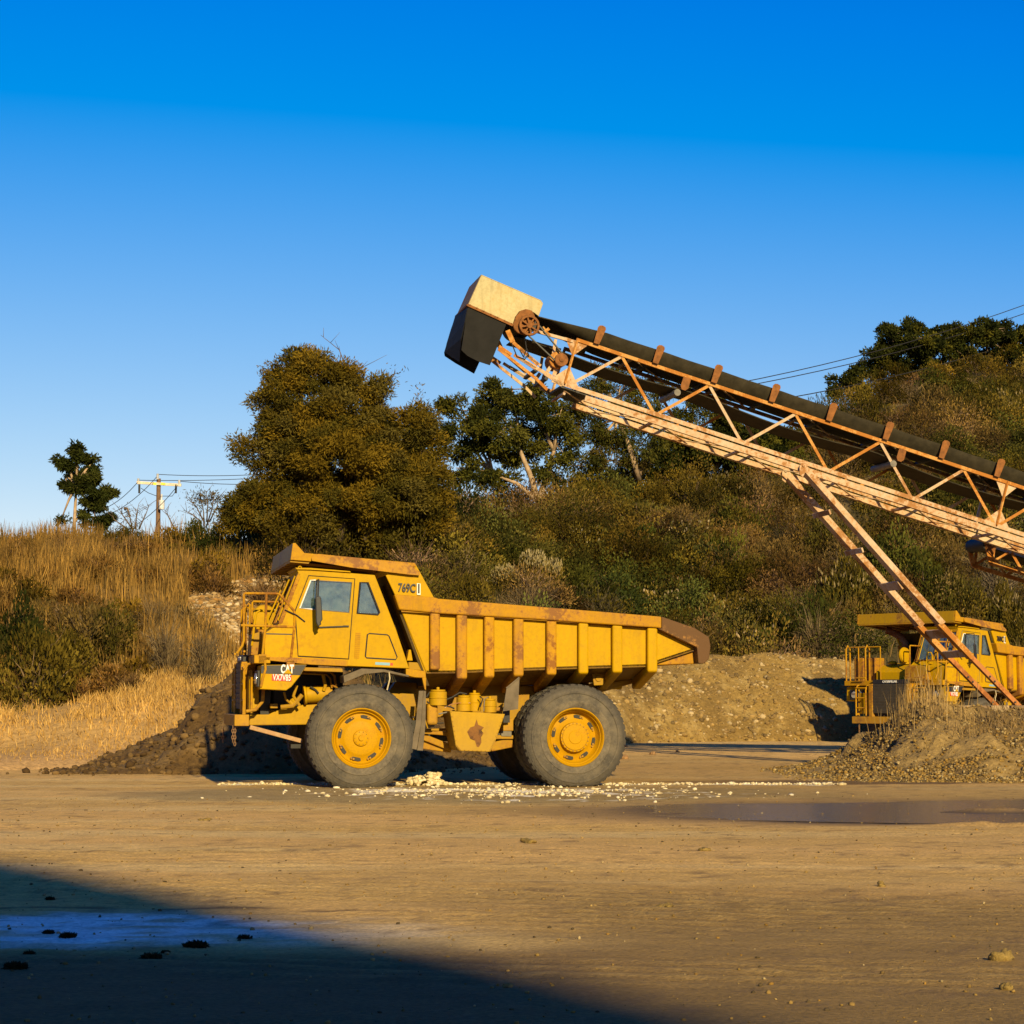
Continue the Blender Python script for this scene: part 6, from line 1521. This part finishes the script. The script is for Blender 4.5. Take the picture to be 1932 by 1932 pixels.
tree('eucalyptus_tree', (1190, 900), 86, [[(.15, .04), (1205, 905), (1190, 850), (1165, 790), (1150, 740)], [(.10, .04), (1205, 900), (1230, 830), (1250, 790)]],
     [(1120, 760, 45, 40, 1300), (1170, 740, 45, 40, 1400), (1110, 820, 40, 40, 1300), (1160, 810, 45, 40, 1500), (1215, 780, 40, 40, 1300), (1100, 880, 40, 32, 1100), (1150, 870, 40, 36, 1300), (1210, 850, 40, 40, 1200), (1255, 800, 36, 40, 900), (1230, 730, 30, 22, 500), (1130, 710, 30, 20, 400), (1185, 700, 26, 16, 300)],
     EUC + [(.10, .075, .02)], 'weeping eucalyptus with thin hanging foliage seen through the conveyor head', L=.18, Wd=.022, bark='palebark', droop=.7, clump=.34)
tree('eucalyptus_tree', (1310, 860), 90, [[(.12, .04), (1310, 865), (1305, 800), (1310, 740)]],
     [(1290, 750, 36, 26, 700), (1320, 790, 40, 32, 1200), (1280, 810, 34, 36, 1000), (1350, 760, 30, 20, 400), (1365, 800, 30, 26, 700), (1260, 850, 40, 30, 1200), (1300, 705, 26, 16, 260)], EUC, 'thin eucalyptus crown seen through the lattice of the conveyor', L=.17, Wd=.024, bark='palebark', droop=.6)
def oak(base, Y, lobes, label, group='oak trees on the ridge', pal=DARK + EUC[:1]):
    return tree('oak_tree', base, Y, [[(.15, .05), base, (base[0] + 4, base[1] - 30), (lobes[0][0], lobes[0][1])]], lobes, pal, label, L=.17, Wd=.045, clump=.34, group=group)
oak((1350, 890), 90, [(1330, 845, 55, 38, 2800), (1370, 825, 48, 36, 2600), (1285, 865, 45, 34, 2000), (1240, 880, 40, 26, 1500), (1300, 870, 40, 26, 1500), (1390, 860, 36, 28, 1500)], 'dark oak behind the middle of the conveyor, left of two')
oak((1440, 880), 92, [(1430, 835, 45, 26, 2000), (1470, 850, 40, 28, 1800), (1400, 845, 30, 24, 1200), (1490, 830, 28, 20, 900), (1450, 870, 50, 22, 1800)], 'dark oak behind the middle of the conveyor, right of two')
oak((1600, 745), 103, [(1590, 722, 22, 16, 700), (1612, 712, 18, 14, 500), (1575, 738, 16, 12, 400), (1625, 735, 26, 18, 900)], 'small round oak at the left end of the ridge')
oak((1690, 700), 108, [(1680, 640, 32, 24, 1500), (1710, 630, 34, 24, 1500), (1660, 680, 34, 22, 1400), (1645, 700, 26, 18, 900), (1700, 670, 44, 26, 2200), (1740, 645, 34, 26, 1600)], 'tall dark oak at the left of the ridge group')
oak((1790, 700), 110, [(1770, 640, 32, 24, 1500), (1800, 635, 26, 22, 1100), (1780, 675, 50, 28, 2600), (1740, 700, 40, 22, 1600), (1820, 680, 36, 28, 1700)], 'dark oak in the middle of the ridge group')
oak((1880, 700), 110, [(1850, 630, 40, 22, 1800), (1895, 625, 40, 20, 1800), (1930, 640, 36, 28, 1500), (1870, 665, 50, 30, 2700), (1920, 690, 46, 30, 2300), (1880, 710, 46, 24, 1800)], 'dark oak at the right end of the ridge, cut by the photo edge')
oak((2030, 690), 110, [(2000, 630, 50, 40, 2000), (2060, 650, 50, 40, 2000)], 'dark oak beyond the right edge of the photo')
tree('eucalyptus_tree', (140, 1012), 74, [[(.075, .03), (139, 1015), (141, 975), (144, 920), (148, 860)], [(.05, .02), (141, 985), (160, 960), (175, 930)]],
     [(147, 848, 13, 14, 420), (146, 874, 20, 20, 900), (118, 872, 14, 18, 520), (162, 892, 22, 24, 1100), (124, 905, 18, 20, 620), (174, 878, 12, 20, 380), (178, 925, 26, 26, 1500), (200, 945, 18, 24, 950), (165, 960, 24, 26, 1200), (192, 972, 24, 22, 1000), (180, 990, 20, 14, 500), (117, 978, 9, 8, 110), (142, 925, 14, 12, 200)],
     [(.038, .046, .010), (.055, .060, .012), (.028, .034, .008)], 'small slender eucalyptus alone on the left skyline', L=.15, Wd=.026, bark='palebark', droop=.45, clump=.2)
tree('bare_sapling', (380, 990), 72, [[(.03, .012), (385, 992), (384, 965), (378, 935)], [(.03, .01), (390, 992), (400, 960), (405, 932)]], [(378, 945, 22, 14, 130), (398, 945, 18, 16, 120)], [(.10, .08, .03)], 'sparse sapling on the skyline between the pole and the acacia', L=.12, Wd=.016,
     twigs=[([(385, 985), (370, 955), (350, 938)], 30), ([(390, 985), (392, 950), (388, 925)], 30), ([(395, 985), (410, 955), (412, 935)], 30), ([(380, 985), (362, 970), (345, 962)], 20)])
tree('bare_sapling', (255, 1000), 71, [[(.025, .01), (250, 1000), (245, 975), (235, 960)]], [(245, 975, 16, 9, 30)], [(.10, .08, .03)], 'leafless twiggy sapling between the small eucalyptus and the pole', L=.1, Wd=.012,
     twigs=[([(250, 998), (230, 970), (222, 955)], 10), ([(255, 998), (258, 970), (262, 950)], 10), ([(262, 998), (275, 970), (282, 952)], 10), ([(240, 998), (215, 980), (210, 965)], 8), ([(330, 1000), (318, 975), (310, 962)], 8)])

# ------------------------------------------------------------------ grass
def grass(name, P0, h, wd, pal, lean=.25, label='', seg=2, spread=1.0, jit=.25):
    n = len(P0); a = rng.random(n) * 6.283; ln = np.stack([np.cos(a), np.sin(a), np.zeros(n)], 1) * (lean * rng.random((n, 1))) * h[:, None]
    b = rng.random(n) * 3.14; sd_ = np.stack([np.cos(b), np.sin(b) * .3, np.zeros(n)], 1) * wd[:, None]
    up = np.zeros((n, 3)); up[:, 2] = h; V = []
    p = [P0, P0 + up * .55 + ln * .35, P0 + up + ln]; w = [1, .75, .12]
    for k in range(2): V.append(np.stack([p[k] - sd_ * w[k], p[k] + sd_ * w[k], p[k + 1] + sd_ * w[k + 1], p[k + 1] - sd_ * w[k + 1]], 1))
    C = pick(pal, n, jit) * (.45 + 1.1 * fbm(P0[:, 0] * .45, P0[:, 1] * .45, 350, 4))[:, None]; V = np.concatenate(V).reshape(-1, 3)
    o = link(name, np_mesh(name, V, quadF(2 * n), np.repeat(np.concatenate([C, C]), 4, 0)), M['straw'])
    tag(o, label, kind='stuff'); return o
def onhill(n, u0, u1, t0, t1, pw=1.0):
    u = rng.uniform(u0, u1, n); t = t0 + (t1 - t0) * rng.random(n) ** pw
    d0 = np.interp(u, UT, D0); dc = np.interp(u, UT, DC); y = d0 + t * (dc - d0); x = (u - 966) / FPX * y
    return np.stack([x, y, terr(x, y) - .03], 1), u, t
def topx(P):
    c, s = math.cos(PITCH), math.sin(PITCH); dz = P[:, 2] - HCAM; f = P[:, 1] * c + dz * s; v = dz * c - P[:, 1] * s
    return 966 + FPX * P[:, 0] / f, 966 - FPX * v / f
def inpatch(x, y):
    # bare stone rubble, and the foot of the bushes at the left edge
    a = (x > 352 + np.abs(y - 1120) * .1) & (x < 610) & (y > 1104 + 6 * np.sin(x * .05)) & (y < 1180 + np.clip(x - 380, 0, 200) * 1.0)
    b = (((x - 75) / 115) ** 2 + ((y - 1255) / 110) ** 2 < 1) | (((x - 175) / 95) ** 2 + ((y - 1215) / 85) ** 2 < 1)
    return a | (b & (rng.random(len(x)) < .85))
Pq, u, t = onhill(88000, -420, 640, .30, 1.06)
cl = fbm(Pq[:, 0] * 1.1, Pq[:, 1] * 1.1, 300, 3); qx, qy = topx(Pq); k = (rng.random(len(Pq)) < (sstep(.38, .56, cl) + .18) * (1 - .85 * (t > .80) * (u > 190))) & ~inpatch(qx, qy)
Pq, cl = Pq[k], cl[k]
h = (.28 + .62 * rng.random(len(Pq)) ** 1.6) * (.5 + cl); wd = .009 + .012 * rng.random(len(Pq))
pc = [(.29, .165, .04), (.21, .12, .03), (.38, .225, .055), (.16, .10, .03), (.12, .078, .026)]
grass('tall_dry_grass', Pq, h, wd, pc, lean=.3, label='tall orange brown dry grass on the left bank')
Pq, u, t = onhill(60000, -420, 700, .015, .42, 1.0)
qx, qy = topx(Pq); k = ~inpatch(qx, qy) & ~((u > 540) & (t < .12)) & (rng.random(len(u)) < .35 + .9 * fbm(Pq[:, 0] * .8, Pq[:, 1] * .8, 310, 3) - .45 * (t < .12))
Pq = Pq[k]; h = (.06 + .30 * rng.random(len(Pq)) ** 1.5) * (.35 + .65 * sstep(.02, .2, (Pq[:, 1] - 45) / 26)); wd = .007 + .010 * rng.random(len(Pq))
grass('short_dry_grass', Pq, h, wd, [(.50, .31, .085), (.42, .25, .065), (.58, .38, .13), (.32, .19, .06)], lean=.8, label='short golden dry grass on the foot of the left bank')
Pq, u, t = onhill(13000, 540, 2300, .0, .9, 1.6)
h = .25 + .45 * rng.random(len(Pq)); wd = .007 + .009 * rng.random(len(Pq))
grass('brush_grass', Pq, h, wd, [(.30, .19, .07), (.22, .15, .05), (.16, .13, .04)], lean=.6, label='dry grass stalks growing between the shrubs of the hillside')
# weeds on the gravel pile
n = 1300; X = rng.choice([7.9, 8.2, 8.6, 8.4, 8.9], n) + rng.normal(size=n) * .30; Y = 42.6 + rng.normal(size=n) * .5; h = .08 + .8 * rng.random(n) ** 7
P0 = np.stack([X, Y, pile_h(X, Y) - .02], 1); k = P0[:, 2] > .3
grass('pile_weeds', P0[k], h[k], .004 + .006 * rng.random(k.sum()), [(.42, .29, .12), (.32, .21, .08), (.22, .15, .06)], lean=.35, label='dry weeds sprouting along the top of the gravel pile')
n = 1200; X = rng.uniform(8.5, 11.5, n); Y = rng.uniform(40.6, 42.2, n); P0 = np.stack([X, Y, pile_h(X, Y)], 1); k = fbm(X * 1.2, Y * 1.2, 330, 3) > .52
grass('pile_straw', P0[k], .12 + .25 * rng.random(k.sum()), .005 + .006 * rng.random(k.sum()), [(.30, .2, .09), (.20, .14, .07), (.14, .10, .05)], lean=1.2, label='matted straw lying on the face of the gravel pile')
